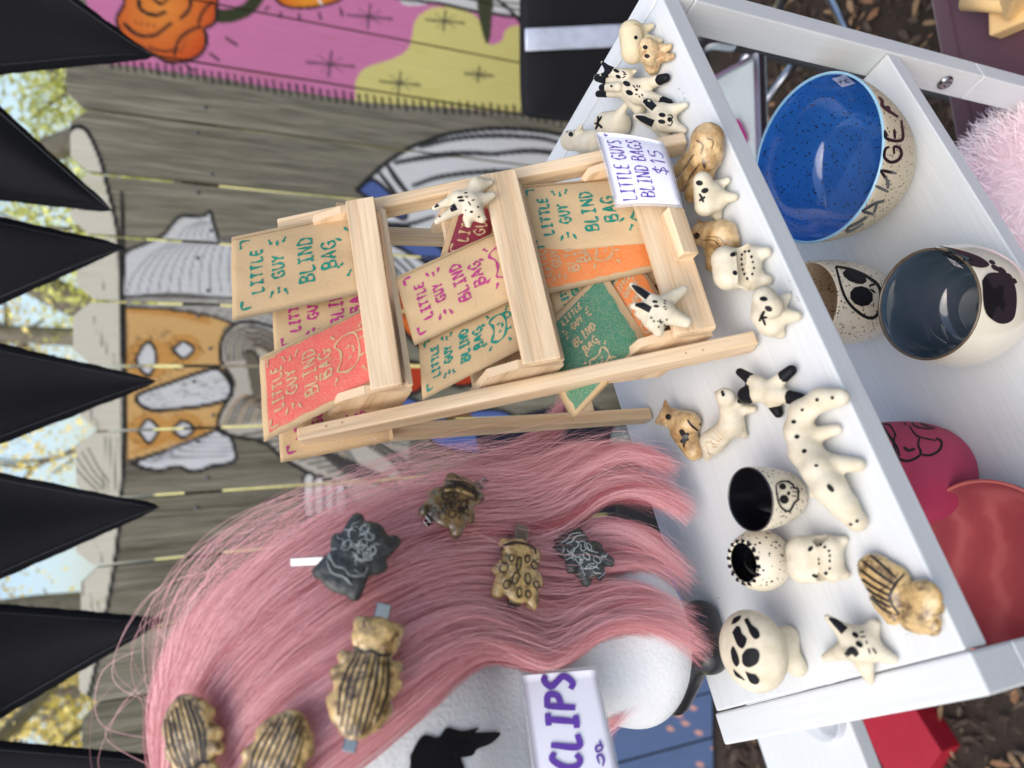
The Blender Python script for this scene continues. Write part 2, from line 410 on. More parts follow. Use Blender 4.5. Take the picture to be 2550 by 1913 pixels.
m_stone2 = speckled('white_speckled_stoneware', srgb(216, 206, 184), (.02, .018, .016), 520, .92, .45, .15, .03)
m_beige = speckled('beige_speckled_glaze', srgb(226, 202, 168), (.14, .07, .03), 460, .85, .15, .8, .05)
m_creamspeck = speckled('cream_speckled_glaze', srgb(216, 203, 180), (.14, .07, .03), 460, .85, .25, .5, .05)
m_bluerim = M('pale_blue_rim_glaze', srgb(150, 194, 216), .15, .1, 100, coat=.8)
m_slate = M('slate_blue_swirl_glaze', srgb(70, 98, 112), .1, .35, 26, coat=1, col2=srgb(84, 92, 108))
m_brownrim = M('brown_rim_glaze', srgb(92, 76, 56), .3, .3, 200, coat=.5)
m_ivory = M('ivory_glaze', srgb(224, 216, 196), .2, .04, 30, coat=.6)
m_magenta = M('matte_magenta_glaze', srgb(168, 50, 82), .7, .06, 60, .1, 900)
m_redglaze = None
def redswirl():
    m, t, b, N, L = new_mat('coral_red_swirled_glaze'); v = coords(N, L, scale=(1, 1, 1)); w = N.new('ShaderNodeTexWave'); w.wave_type = 'RINGS'
    w.inputs['Scale'].default_value = 9; w.inputs['Distortion'].default_value = 9; w.inputs['Detail'].default_value = 4; w.inputs['Detail Scale'].default_value = 1.3; L.new(v, w.inputs['Vector'])
    L.new(ramp(N, L, w.outputs[0], [(.1, srgb(142, 64, 68)), (.7, srgb(150, 70, 73)), (1, srgb(162, 84, 84))]), b.inputs['Base Color'])
    b.inputs['Roughness'].default_value = .8; b.inputs['Specular IOR Level'].default_value = .1; bump(N, L, b, noise_n(N, L, v, 500, 4), .15, .0006); return m
m_redglaze = redswirl()
m_coralrim = M('coral_rim_glaze', srgb(190, 98, 88), .6, .08, 80)
m_darkwall = M('charcoal_glaze', srgb(40, 40, 44), .5, .2, 80)
m_maroon = M('maroon_cloth', srgb(84, 44, 56), .9, .2, 900, .4, 2200, sheen=.3, bdist=.0006)
m_fur = hairmat('pale_pink_fur', srgb(244, 212, 216), srgb(255, 242, 242))
m_furbase = M('pale_pink_fur_backing', srgb(246, 218, 220), .9, .1, 60)
m_bamboo = M('bamboo', srgb(226, 188, 128), .45, .08, 50)
m_red = M('crimson_plastic', srgb(158, 18, 40), .55, .05, 20)
m_glass = M('glass', (.95, .97, .97), .03, 0, trans=1)
m_tray = M('frosted_tray', srgb(178, 190, 188), .25, .06, 8, coat=.4)
m_pinkbtn = M('magenta_pouch', srgb(196, 30, 128), .5, .1, 60)
m_leafd = [M('brown_leaf', srgb(128, 92, 62), .7, .25, 90), M('tan_chip', srgb(138, 112, 84), .8, .2, 120), M('grey_chip', srgb(78, 66, 54), .85, .3, 120), M('dark_chip', srgb(58, 44, 36), .9, .3, 120)]
def soil():
    m, t, b, N, L = new_mat('dark_soil'); v = coords(N, L); f = noise_n(N, L, v, 22, 8, .65); g = noise_n(N, L, v, 160, 6, .7)
    c = ramp(N, L, f, [(.3, srgb(34, 27, 24)), (.55, srgb(60, 48, 40)), (.75, srgb(92, 74, 58))]); c = mixc(N, L, .5, c, ramp(N, L, g, [(.35, srgb(24, 19, 17)), (.7, srgb(96, 78, 60))]))
    L.new(c, b.inputs['Base Color']); b.inputs['Roughness'].default_value = .95; bump(N, L, b, g, .8, .02); return m
m_soil = soil()
m_lawn = M('leaf_strewn_lawn', srgb(206, 202, 120), .9, .3, 3, .5, 40, col2=srgb(240, 226, 150), bdist=.05)
m_bark = M('grey_bark', srgb(122, 116, 106), .9, .3, 14, .7, 30, bdist=.02)
m_leafy = [M('yellow_leaf', srgb(250, 226, 140), .6, .15, 3), M('lime_leaf', srgb(216, 220, 128), .6, .2, 3)]
for _m in m_leafy: _m.node_tree.nodes['Principled BSDF'].inputs['Subsurface Weight'].default_value = .0
def fencemat():
    m, t, b, N, L = new_mat('painted_weathered_board')
    v = coords(N, L, attr='gr', scale=(1.2, 26, 26)); f = noise_n(N, L, v, 2.2, 5, .6, .8); v2 = coords(N, L, attr='gr', scale=(5, 160, 160)); g = noise_n(N, L, v2, 2, 4)
    c = ramp(N, L, f, [(.33, srgb(62, 61, 52)), (.5, srgb(120, 117, 100)), (.66, srgb(168, 164, 142))]); c = mixc(N, L, .45, c, ramp(N, L, g, [(.36, srgb(50, 46, 40)), (.62, srgb(160, 154, 138))]))
    w = N.new('ShaderNodeTexWave'); w.wave_type = 'BANDS'; w.bands_direction = 'Z'; w.inputs['Scale'].default_value = .22; w.inputs['Distortion'].default_value = 9; w.inputs['Detail'].default_value = 2
    w.inputs['Detail Scale'].default_value = .6; L.new(v, w.inputs['Vector'])
    c = mixc(N, L, .3, c, ramp(N, L, w.outputs[0], [(.55, srgb(124, 119, 106)), (.9, srgb(62, 57, 48))]))
    v3 = coords(N, L, attr='gr', scale=(1.5, 7, 7)); h = noise_n(N, L, v3, 2.5, 5, .6)
    c = mixc(N, L, ramp(N, L, h, [(.55, (0, 0, 0)), (.8, (.4, .4, .4))]), c, srgb(92, 96, 54))
    oi = N.new('ShaderNodeObjectInfo'); hs = N.new('ShaderNodeHueSaturation'); mr = N.new('ShaderNodeMapRange'); mr.inputs['To Min'].default_value = .85; mr.inputs['To Max'].default_value = 1.12
    L.new(oi.outputs['Random'], mr.inputs[0]); L.new(mr.outputs[0], hs.inputs['Value']); L.new(c, hs.inputs['Color']); c = hs.outputs[0]
    a = N.new('ShaderNodeAttribute'); a.attribute_name = 'paint'
    pc = mixc(N, L, .22, a.outputs['Color'], mixc(N, L, 1, a.outputs['Color'], ramp(N, L, g, [(.3, (.55, .55, .5)), (.6, (1, 1, 1))]), 'MULTIPLY'))
    pc = mixc(N, L, ramp(N, L, h, [(.56, (0, 0, 0)), (.8, (.5, .5, .5))]), pc, mixc(N, L, 1, pc, srgb(206, 210, 150), 'MULTIPLY'))
    L.new(mixc(N, L, a.outputs['Alpha'], c, pc), b.inputs['Base Color']); b.inputs['Roughness'].default_value = .8
    b.inputs['Specular IOR Level'].default_value = .25; bump(N, L, b, g, .5, .002); return m
m_fence = fencemat()
# ------------------------------------------------------------------ the setting
def sheet(name, x0, x1, y0, y1, z, m, kind='structure', nx=2, ny=2):
    xs = np.linspace(x0, x1, nx); ys = np.linspace(y0, y1, ny); V = [(x, y, z) for y in ys for x in xs]
    F = [[j * nx + i, j * nx + i + 1, (j + 1) * nx + i + 1, (j + 1) * nx + i] for j in range(ny - 1) for i in range(nx - 1)]
    return props(mesh(name, V, F, m, smooth=False), kind=kind)
sheet('ground', -150, 150, -150, 150, 0, m_soil)
sheet('lawn', -60, 60, 2.3, 150, .008, m_lawn)
# ---- mural, laid out on the boards: the canvas holds colour and cover for every spot of the fence face
CX0, CY0, CS = -150, -250, .5
CV = np.zeros((int((2200 + 250) * CS), int((2650 + 150) * CS), 4), np.float32)
def _mask(poly):
    P = (np.asarray(poly, float) - [CX0, CY0]) * CS; h, w = CV.shape[:2]
    x0, y0 = np.maximum(np.floor(P.min(0)).astype(int) - 1, 0); x1, y1 = np.minimum(np.ceil(P.max(0)).astype(int) + 2, [w, h])
    if x1 <= x0 or y1 <= y0: return None
    X, Y = np.meshgrid(np.arange(x0, x1) + .5, np.arange(y0, y1) + .5); m = np.zeros(X.shape, bool)
    for (ax, ay), (bx, by) in zip(P, np.roll(P, -1, 0)):
        if ay == by: continue
        c = ((ay > Y) != (by > Y)) & (X < (bx - ax) * (Y - ay) / (by - ay) + ax); m ^= c
    return (slice(y0, y1), slice(x0, x1)), m, X / CS + CX0, Y / CS + CY0
def fill(poly, col, smooth=True, col2=None, cpt=None, rad=100):
    if smooth: poly = spline(list(poly) + [poly[0]], len(poly) * 6)[:-1]
    r = _mask(poly)
    if r is None: return
    sl_, m, X, Y = r; c = np.array([*srgb(*col), 1], np.float32)
    if col2 is not None:
        k = np.clip(np.hypot(X - cpt[0], Y - cpt[1]) / rad, 0, 1)[..., None]; c = c * (1 - k) + np.array([*srgb(*col2), 1]) * k; CV[sl_][m] = c[m]
    else: CV[sl_][m] = c
def line(P, w, col=(34, 34, 36), a=.95, smooth=True, taper=0):
    P = np.asarray(P, float)
    if smooth and len(P) > 2: P = spline(P, len(P) * 5)
    Q = (P - [CX0, CY0]) * CS; hw = w * CS / 2; h, wd = CV.shape[:2]; c = np.array(srgb(*col), np.float32); n = len(Q) - 1
    for i in range(n):
        A, B = Q[i], Q[i + 1]; k = hw * (1 - taper * abs(2 * (i + .5) / n - 1))
        x0, y0 = np.maximum(np.floor(np.minimum(A, B) - hw - 1).astype(int), 0); x1, y1 = np.minimum(np.ceil(np.maximum(A, B) + hw + 2).astype(int), [wd, h])
        if x1 <= x0 or y1 <= y0: continue
        X, Y = np.meshgrid(np.arange(x0, x1) + .5, np.arange(y0, y1) + .5); d = B - A; t = np.clip(((X - A[0]) * d[0] + (Y - A[1]) * d[1]) / (d.dot(d) + 1e-9), 0, 1)
        al = np.clip(k - np.hypot(X - A[0] - t * d[0], Y - A[1] - t * d[1]) + .5, 0, 1) * a
        px = CV[y0:y1, x0:x1]; px[..., :3] = px[..., :3] * (1 - al[..., None]) + c * al[..., None] if False else px[..., :3]
        na = al + px[..., 3] * (1 - al); s = np.where(na > 1e-4, na, 1)
        px[..., :3] = (c * al[..., None] + px[..., :3] * (px[..., 3] * (1 - al))[..., None]) / s[..., None]; px[..., 3] = na
def star(x, y, r, w=6):
    line([(x - r, y - r * .08), (x + r * 1.05, y + r * .1)], w, (48, 46, 50), .85); line([(x + r * .06, y - r * .55), (x - r * .06, y + r * .5)], w, (48, 46, 50), .85)
    for dx, dy in ((.55, .35), (.55, -.3), (-.4, .35), (-.5, -.4)): line([(x, y), (x + dx * r, y + dy * r)], w * .45, (60, 58, 62), .7)
BK = (30, 30, 32)
PINKB = [(203, 152), (380, 172), (548, 196), (700, 222), (886, 250), (1000, 262), (1290, 280), (1450, 313), (1650, 345)]
fill([(210, -250), (216, 60), *PINKB, (1700, 345), (1700, -250)], (198, 118, 160), False)
fill([(886, 253), (886, 203), (911, 169), (974, 148), (1012, 127), (1025, 97), (1033, 55), (1063, 25), (1105, 17), (1147, 25), (1181, 38), (1198, 59), (1206, 84), (1219, 110), (1228, 112), (1249, 101), (1257, 80), (1270, 68), (1299, 63), (1400, 60), (1640, 90), (1650, 345), (1450, 313), (1290, 280), (1000, 262)], (206, 196, 122))
fill([(960, -250), (985, -8), (1100, 8), (1180, 26), (1300, 42), (1420, 60), (1420, -250)], (206, 206, 204)); line([(960, -40), (985, -8), (1100, 10), (1180, 28), (1300, 44), (1420, 60)], 9, BK)
line([(1240, 0), (1275, 30), (1300, 60)], 8, BK); line([(1000, -30), (1100, -14), (1290, 10)], 4, BK)
fill([(1186, -60), (1228, -60), (1224, 60), (1218, 104), (1209, 106), (1196, 60), (1188, 10)], (64, 68, 46))
for i in range(62):
    x = 276 + i * 19.3; y = np.interp(x, [p[0] for p in PINKB], [p[1] for p in PINKB]) - 3
    line([(x, y - 9 - 5 * random.random()), (x + 3, y + 11 + 5 * random.random())], 8, BK, .85, taper=.3)
for s in ((822, 160, 58), (919, 42, 54), (995, 207, 48), (1107, 53, 46), (1192, 186, 34)): star(*s)
ROSE = [(295, 72), (291, 46), (308, 13), (330, -30), (520, -30), (540, 25), (532, 59), (510, 72), (515, 97), (506, 127), (477, 148), (426, 156), (388, 139), (346, 114), (312, 97)]
line([(540, 40), (580, 38), (620, 20), (650, -20)], 34, (52, 58, 34)); fill(ROSE, (222, 138, 58), True, (196, 78, 30), (400, 20), 140); line(ROSE + [ROSE[0]], 9, BK)
line([(345, 0), (352, 25), (385, 38), (412, 30)], 9, BK); line([(310, 60), (340, 85), (385, 88), (425, 58)], 9, BK); line([(450, 45), (470, 25), (475, 0)], 9, BK); line([(494, 58), (505, 30), (528, 5)], 7, BK)
line([(434, 138), (445, 100), (470, 78), (500, 66)], 8, BK); line([(372, 118), (405, 128), (430, 126)], 5, BK); line([(375, -10), (400, 10), (420, -5)], 7, BK)
for i in range(6): line([(338 + i * 9, 52 + i * 1.5), (341 + i * 9, 62 + i * 1.5)], 2.5, BK, .7); line([(446 + 4 * i, 128 - 9 * i), (454 + 4 * i, 130 - 9 * i)], 2.5, BK, .7)
fill([(676, -40), (690, 2), (720, 18), (760, 20), (800, 15), (850, -2), (870, -40)], (232, 160, 48), True, (206, 96, 30), (770, -20), 80); line([(676, -40), (690, 2), (720, 18), (760, 20), (800, 15), (850, -2), (870, -40)], 7, BK); line([(782, -20), (800, 10)], 6, (226, 222, 214))
for p, q in (((563, 95), (590, 112)), ((524, 134), (545, 150)), ((464, 162), (480, 176)), ((668, 18), (660, 26)), ((700, 32), (698, 42)), ((745, 36), (746, 48)), ((795, 34), (799, 46)), ((848, 22), (852, 38)), ((560, -5), (575, -12))): line([p, q], 7, BK, .85)
# hat
HAT = [(270, 473), (284, 530), (296, 600), (300, 700), (303, 800), (307, 950), (308, 1100), (304, 1220), (296, 1320), (285, 1410), (272, 1490), (255, 1580), (237, 1670), (222, 1730), (205, 1775)]
fill([(60, 395), (150, 390), (160, 350), (175, 326), (192, 318), (211, 325), (232, 359), (253, 414), *HAT, (60, 1790)], (208, 204, 188), False)
line([(146, 395), (160, 348), (175, 324), (192, 315), (213, 322), (234, 357), (255, 412), *HAT], 11, BK)
for y, x, l in ((790, 236, 40), (815, 250, 46), (840, 262, 40), (1010, 225, 34), (1040, 240, 36), (905, 285, 30), (880, 285, 40), (700, 255, 20), (1300, 228, 30), (1330, 236, 34), (1370, 250, 30), (1450, 205, 34), (1480, 225, 36), (1500, 245, 30)): line([(x, y), (x + 3, y + l)], 3.5, (70, 70, 66), .8)
for k in range(4): line([(176 + k * 14, 1150 - k * 12), (205 + k * 14, 1185 - k * 6), (245 + k * 9, 1225 - k * 8)], 4, (70, 70, 66), .75)
for x in (262, 275, 290): line([(x, 1090), (x - 4, 1220)], 3.5, (70, 70, 66), .7)
# face
fill([(560, 830), (590, 806), (633, 802), (700, 822), (790, 850), (900, 880), (1010, 930), (1010, 1210), (930, 1262), (870, 1236), (800, 1192), (740, 1160), (700, 1135), (658, 1100), (600, 1088), (549, 1076), (543, 1040), (560, 1005), (575, 950), (553, 900)], (184, 178, 166))
fill([(305, 640), (320, 625), (401, 591), (435, 553), (456, 540), (505, 540), (523, 530), (530, 549), (544, 600), (640, 615), (660, 740), (574, 740), (420, 733), (308, 735)], (202, 204, 206), False)
fill([(306, 738), (420, 735), (600, 742), (720, 800), (700, 840), (600, 806), (527, 788), (422, 771), (312, 764)], (176, 174, 168), False)
fill([(312, 762), (422, 769), (527, 786), (574, 807), (557, 820), (549, 874), (553, 904), (580, 950), (561, 1005), (540, 1051), (549, 1073), (540, 1073), (464, 1102), (316, 1148)], (206, 166, 108), False)
for c, r in (((371, 893), 62), ((456, 870), 48), ((371, 1073), 55), ((460, 1068), 50)):
    t = np.linspace(0, 6.28, 14); fill([(c[0] + r * math.cos(a), c[1] + r * .8 * math.sin(a)) for a in t[:-1]], (196, 146, 80))
line([(318, 770), (430, 780), (520, 800)], 16, (190, 134, 66), .6); line([(330, 1128), (420, 1092), (520, 1062)], 12, (190, 134, 66), .5)
for j in range(130):
    a = random.uniform(0, 6.28); c = random.choice([(375, 893), (372, 1073), (372, 893)]); r = random.uniform(44, 78); x, y = c[0] + r * math.cos(a) * .9 + 10, c[1] + r * math.sin(a)
    if 316 < x < 545 and 775 < y < 1120: line([(x, y), (x + 7, y - 2)], 2.5, (64, 52, 40), .7)
for E_ in ([(338, 895), (356, 862), (371, 852), (386, 870), (388, 904), (371, 935), (350, 921)], [(430, 870), (456, 851), (483, 870), (456, 893)], [(344, 1073), (369, 1045), (394, 1070), (371, 1104)], [(428, 1070), (456, 1049), (483, 1068), (456, 1091)]):
    fill(E_, (206, 208, 210)); line(E_ + [E_[0]], 8, BK)
for sgn in (872, 1068):
    for k in range(3): line([(487 + 5 * k, sgn - 14 + 8 * k), (500 + 5 * k, sgn - 10 + 8 * k)], 3, BK, .6)
NOSE = [(338, 997), (350, 980), (422, 954), (506, 925), (544, 919), (574, 957), (570, 992), (506, 1011), (422, 1020), (367, 1019)]
fill(NOSE, (204, 206, 208)); line(NOSE + [NOSE[0]], 10, BK)
for j in range(46):
    x = random.uniform(358, 555); y = np.interp(x, [350, 556], [998, 960]) + random.uniform(-22, 24); line([(x, y), (x + 13, y - 2)], 2.2, (90, 92, 96), .6)
LW = [(329, 1153), (422, 1119), (500, 1088), (544, 1071), (574, 1089), (587, 1136), (574, 1153), (527, 1161), (506, 1170), (477, 1175), (443, 1162), (401, 1171), (359, 1166)]
fill(LW, (206, 208, 212)); line(LW + [LW[0]], 9, BK)
for k in range(6): line([(365 + 20 * k * .4, 1152 - 4 * k), (430, 1142 - 6 * k), (480, 1140 - 9 * k), (530, 1138 - 10 * k), (576, 1132 - 9 * k)], 3, (120, 122, 128), .75)
line([(304, 480), (308, 640), (306, 735), (312, 800), (314, 950), (312, 1148)], 9, BK); line([(312, 740), (420, 734), (560, 742), (640, 748)], 7, BK); line([(312, 764), (422, 771), (527, 788), (580, 806)], 7, BK)
UW = [(308, 640), (322, 623), (401, 589), (435, 551), (456, 538), (505, 538), (523, 527), (530, 549), (546, 603)]; line(UW, 9, BK)
for k in range(13): line([(316 + k * 26, 728), (330 + k * 24, 690 - k), (352 + k * 22, 660 - 3 * k), (380 + k * 20, 632 - 3 * k), (420 + k * 17, 606 - 2 * k)], 4, (128, 130, 134), .75)
for k in range(5): line([(446 + k * 17, 592), (462 + k * 15, 568), (500 + k * 7, 552)], 3.5, (128, 130, 134), .7)
for k in range(4): line([(320, 742 + 5 * k), (430, 741 + 8 * k), (560, 752 + 12 * k), (690, 790 + 14 * k)], 3, (96, 94, 92), .8)
line([(549, 874), (551, 850), (561, 832), (590, 806), (633, 802), (720, 826)], 9, BK); line([(549, 874), (553, 904), (580, 950), (570, 990), (548, 1030), (543, 1050), (549, 1076), (600, 1090), (658, 1102), (700, 1137), (740, 1162), (800, 1196), (860, 1234)], 10, BK)
for k in range(8): line([(566 + 9 * k, 900 - k), (564 + 10 * k, 855 + 3 * k), (590 + 7 * k, 822 + 6 * k), (640 + 3 * k, 815 + 8 * k), (690, 840 + 8 * k), (720 - 4 * k, 900 + 2 * k)], 5.5, (112, 100, 84) if k % 2 else (70, 68, 66), .9)
fill([(608, 885), (622, 876), (646, 900), (652, 960), (648, 1000), (634, 1008), (622, 950)], (104, 98, 84)); line([(604, 880), (622, 874), (640, 884), (648, 906)], 6, BK)
for k in range(15): line([(556 + 12 * k, 1062 - 2 * k + 10 * (k > 8)), (580 + 12 * k, 1010 - k), (615 + 12 * k, 985 + 2 * k), (640 + 14 * k, 1005 + 5 * k), (700 + 15 * k, 1080 + 8 * k)], 5.5, (150, 124, 92) if k % 3 == 0 else (72, 70, 68), .9)
for k in range(12): line([(600 + k * 24, 1085 + k * 10), (680 + k * 24, 1075 + k * 10), (760 + k * 20, 1100 + k * 9), (860 + k * 14, 1180 + k * 5)], 6, (60, 58, 58), .85)
for k in range(15): line([(620 + 22 * k, 1008 + 6 * k), (730 + 19 * k, 1012 + 9 * k), (850 + 13 * k, 1062 + 9 * k), (1015, 1085 + 12 * k)], 6, (66, 64, 64) if k % 3 else (150, 140, 126), .9)
for k in range(4):
    P_ = [(755 + 26 * k, 1190 + 6 * k), (768 + 26 * k, 1178 + 8 * k), (782 + 26 * k, 1190 + 8 * k), (786 + 26 * k, 1276), (758 + 26 * k, 1280)]; fill(P_, (214, 214, 212)); line(P_ + [P_[0]], 7, BK)
# striped dome
DM = [(890, 472), (953, 413), (1016, 371), (1059, 354), (1122, 333), (1227, 321), (1333, 325), (1417, 342), (1500, 385), (1560, 470), (1600, 640), (1500, 760), (1100, 760), (1010, 720), (960, 600), (940, 520)]
fill(DM, (206, 207, 208)); line(DM[:10], 12, BK)
for P_, w in (([(985, 405), (1060, 392), (1150, 382), (1240, 384)], 15), ([(1226, 384), (1330, 376), (1420, 392), (1500, 430)], 15), ([(1030, 462), (1100, 440), (1210, 428), (1330, 430), (1430, 450)], 14), ([(1048, 366), (1130, 346), (1230, 338), (1340, 344), (1420, 362)], 14), ([(965, 412), (990, 450), (1030, 500)], 14), ([(945, 430), (975, 470), (1012, 520)], 12), ([(1080, 490), (1140, 482), (1240, 480), (1400, 500)], 15), ([(950, 555), (1010, 560), (1080, 540)], 12), ([(960, 600), (1040, 640), (1120, 700)], 14), ([(990, 560), (1080, 600), (1180, 660)], 16)): line(P_, w, (44, 46, 48), .9, taper=.25)
for P_ in ([(890, 475), (925, 448), (960, 470), (1010, 528), (1000, 545), (945, 512)], [(940, 570), (1000, 566), (1075, 600), (1110, 640), (1060, 650), (980, 605)], [(955, 1040), (1010, 990), (1060, 1020), (1050, 1070), (980, 1080)], [(1060, 1040), (1230, 1020), (1300, 1060), (1260, 1130), (1090, 1110)]): fill(P_, (80, 100, 156)); line(P_ + [P_[0]], 9, BK)
for P_ in ([(978, 735), (1030, 725), (1075, 770), (1100, 850), (1060, 870), (1010, 830), (985, 790)], [(990, 900), (1040, 905), (1070, 940), (1030, 980), (985, 950)], [(1100, 800), (1240, 770), (1260, 900), (1130, 960)]): fill(P_, (216, 112, 44), True, (176, 60, 30), (1030, 800), 110); line(P_ + [P_[0]], 11, BK)
for k in range(5): line([(900 + 26 * k, 640), (960 + 22 * k, 690), (1010 + 18 * k, 790 - 8 * k)], 8, (50, 52, 54), .7)
fill([(1180, 1060), (1480, 1010), (1560, 1200), (1500, 1400), (1250, 1360)], (34, 36, 48)); fill([(1090, 1010), (1150, 1015), (1190, 1060), (1140, 1080)], (112, 82, 52))
# lower part: blue ground with leaf marks, ochre below
fill([(1560, 1380), (1700, 1360), (1760, 1500), (1815, 1640), (1840, 1790), (1800, 1960), (1500, 2150), (1480, 1700)], (92, 112, 152)); fill([(1815, 1660), (2000, 1640), (2000, 2180), (1780, 2180), (1800, 1960), (1832, 1800)], (176, 138, 66)); line([(1815, 1640), (1842, 1790), (1805, 1960), (1770, 2150)], 14, (44, 40, 34))
for j in range(26):
    x, y = random.uniform(1600, 1790), random.uniform(1640, 2050); fill([(x - 12, y - 3), (x, y - 7), (x + 12, y + 2), (x, y + 7)], (212, 160, 150))
def paint_at(P):
    x, y = proj(P); i = np.clip((y - CY0) * CS - .5, 0, CV.shape[0] - 1.01); j = np.clip((x - CX0) * CS - .5, 0, CV.shape[1] - 1.01)
    i0, j0 = i.astype(int), j.astype(int); u, v = (i - i0)[:, None], (j - j0)[:, None]
    return CV[i0, j0] * (1 - u) * (1 - v) + CV[i0 + 1, j0] * u * (1 - v) + CV[i0, j0 + 1] * (1 - u) * v + CV[i0 + 1, j0 + 1] * u * v
# ---- fence boards
FY = 1.96
fence = thing('board_fence', 'weathered dog-eared board fence painted with a bearded face, roses and striped shapes', 'fence', (0, FY, 0))
GAPS = [-1.31, -1.16, -1.012, -.862, -.71, -.556, -.401, -.249, -.097, .051, .199, .346, .487, .63, .776, .924, 1.074, 1.222]
for bi in range(len(GAPS) - 1):
    g = random.uniform(.0026, .0044); x0, x1 = GAPS[bi] + g, GAPS[bi + 1] - g; zt = 1.822 + random.uniform(-.006, .008) + .012 * max(0, x0); ear = .034
    nx = 30; zs = np.concatenate([np.arange(.03, zt - ear, .0048), np.linspace(zt - ear, zt, 9)]); V = []
    fy = FY + random.uniform(-.0015, .0015)
    for z in zs:
        ins = max(0, z - (zt - ear)) * .95; V.append(np.stack([np.linspace(x0 + ins, x1 - ins, nx), np.full(nx, fy), np.full(nx, z)], 1))
    V = np.concatenate(V); nz = len(zs)
    I = np.arange(nz * nx).reshape(nz, nx); F = [I[:-1, :-1], I[:-1, 1:], I[1:, 1:], I[1:, :-1]]; F = np.stack([a.ravel() for a in F], 1)
    rim = np.concatenate([I[:, 0], I[-1, 1:-1], I[::-1, -1], I[0, -2:0:-1]]); B = V[rim] + [0, .017, 0]; nb = len(V); k = len(rim)
    R1 = nb + np.arange(k); Fs = np.stack([rim, np.roll(rim, -1), np.roll(R1, -1), R1], 1)
    VV = np.concatenate([V, B]); back = [[nb + i, nb + i + 1, nb + 2 * nz + nx - 4 - i, nb + 2 * nz + nx - 3 - i] for i in range(nz - 1)]
    FF = np.concatenate([F, Fs, np.array([b for b in back if max(b) < len(VV)])])
    o = mesh('board', VV, FF, m_fence, fence, smooth=False)
    ca = o.data.color_attributes.new('paint', 'FLOAT_COLOR', 'POINT'); C4 = np.concatenate([paint_at(V), np.zeros((k, 4))]); ca.data.foreach_set('color', C4.astype(np.float32).ravel())
    s = random.uniform(0, 50); grain(o, np.stack([VV[:, 2], VV[:, 0] + s, VV[:, 1] + s], 1))
    if 3 < bi < 13:
        for zn in (1.56, .42):
            for dx in (.035, .105): pass
for zr in (1.56, .95, .35):
    o = box('rail', (0, FY + .037, zr), (1, 0, 0), (0, 1, 0), (0, 0, 1), 1.3, .019, .042, m_fence, fence)
    ca = o.data.color_attributes.new('paint', 'FLOAT_COLOR', 'POINT'); ca.data.foreach_set('color', np.zeros(len(o.data.vertices) * 4, np.float32))
# nail heads where boards meet the rails
for bi in range(3, 14):
    for zr in (1.575, 1.545):
        x = (GAPS[bi] + GAPS[bi + 1]) / 2 + (.04 if zr > 1.56 else -.04) + random.uniform(-.008, .008)
        V, F, _ = boxverts((x, FY - .002, zr + random.uniform(-.01, .01)), (1, 0, 0), (0, 1, 0), (0, 0, 1), .0035, .0012, .0035, .0006); mesh('nail', V, F, m_dkalu, fence)
# ---- wood chips and leaves on the soil
def chips(name, label, n, xr, yr, mats, smin_, smax_):
    V, F, MI = [], [], []
    for i in range(n):
        x, y = random.uniform(*xr), random.uniform(*yr); L_ = random.uniform(smin_, smax_); w = L_ * random.uniform(.16, .5); a = random.uniform(0, 6.28); tz = random.uniform(.002, .02); ti = random.uniform(-.4, .4)
        u = np.array([math.cos(a), math.sin(a), math.sin(ti) * .6]); v = np.array([-math.sin(a), math.cos(a), random.uniform(-.3, .3)]); b = len(V); c = np.array([x, y, tz + .004])
        for s_, t_, up in ((-1, -.5, 0), (-.3, -1, .1), (.5, -.8, 0), (1, .1, 0), (.3, .9, .1), (-.6, .8, 0)): V.append(c + u * s_ * L_ / 2 + v * t_ * w / 2 + np.array([0, 0, up * L_ * .5]))
        for k in range(6): V.append(np.array(V[b + k]) - [0, 0, .0025])
        F.append([b + k for k in range(6)]); F += [[b + k, b + 6 + k, b + 6 + (k + 1) % 6, b + (k + 1) % 6] for k in range(6)]; mi = random.choices(range(4), (1.2, 2, 4, 9))[0]; MI += [mi] * 7
    return props(mesh(name, V, F, mats, smooth=False, mi=MI), label, None, None, 'stuff')
chips('wood_chips', 'brown bark chips and dry leaves littering the dark soil', 6500, (-1.7, 1.7), (.25, 1.93), m_leafd, .012, .055)
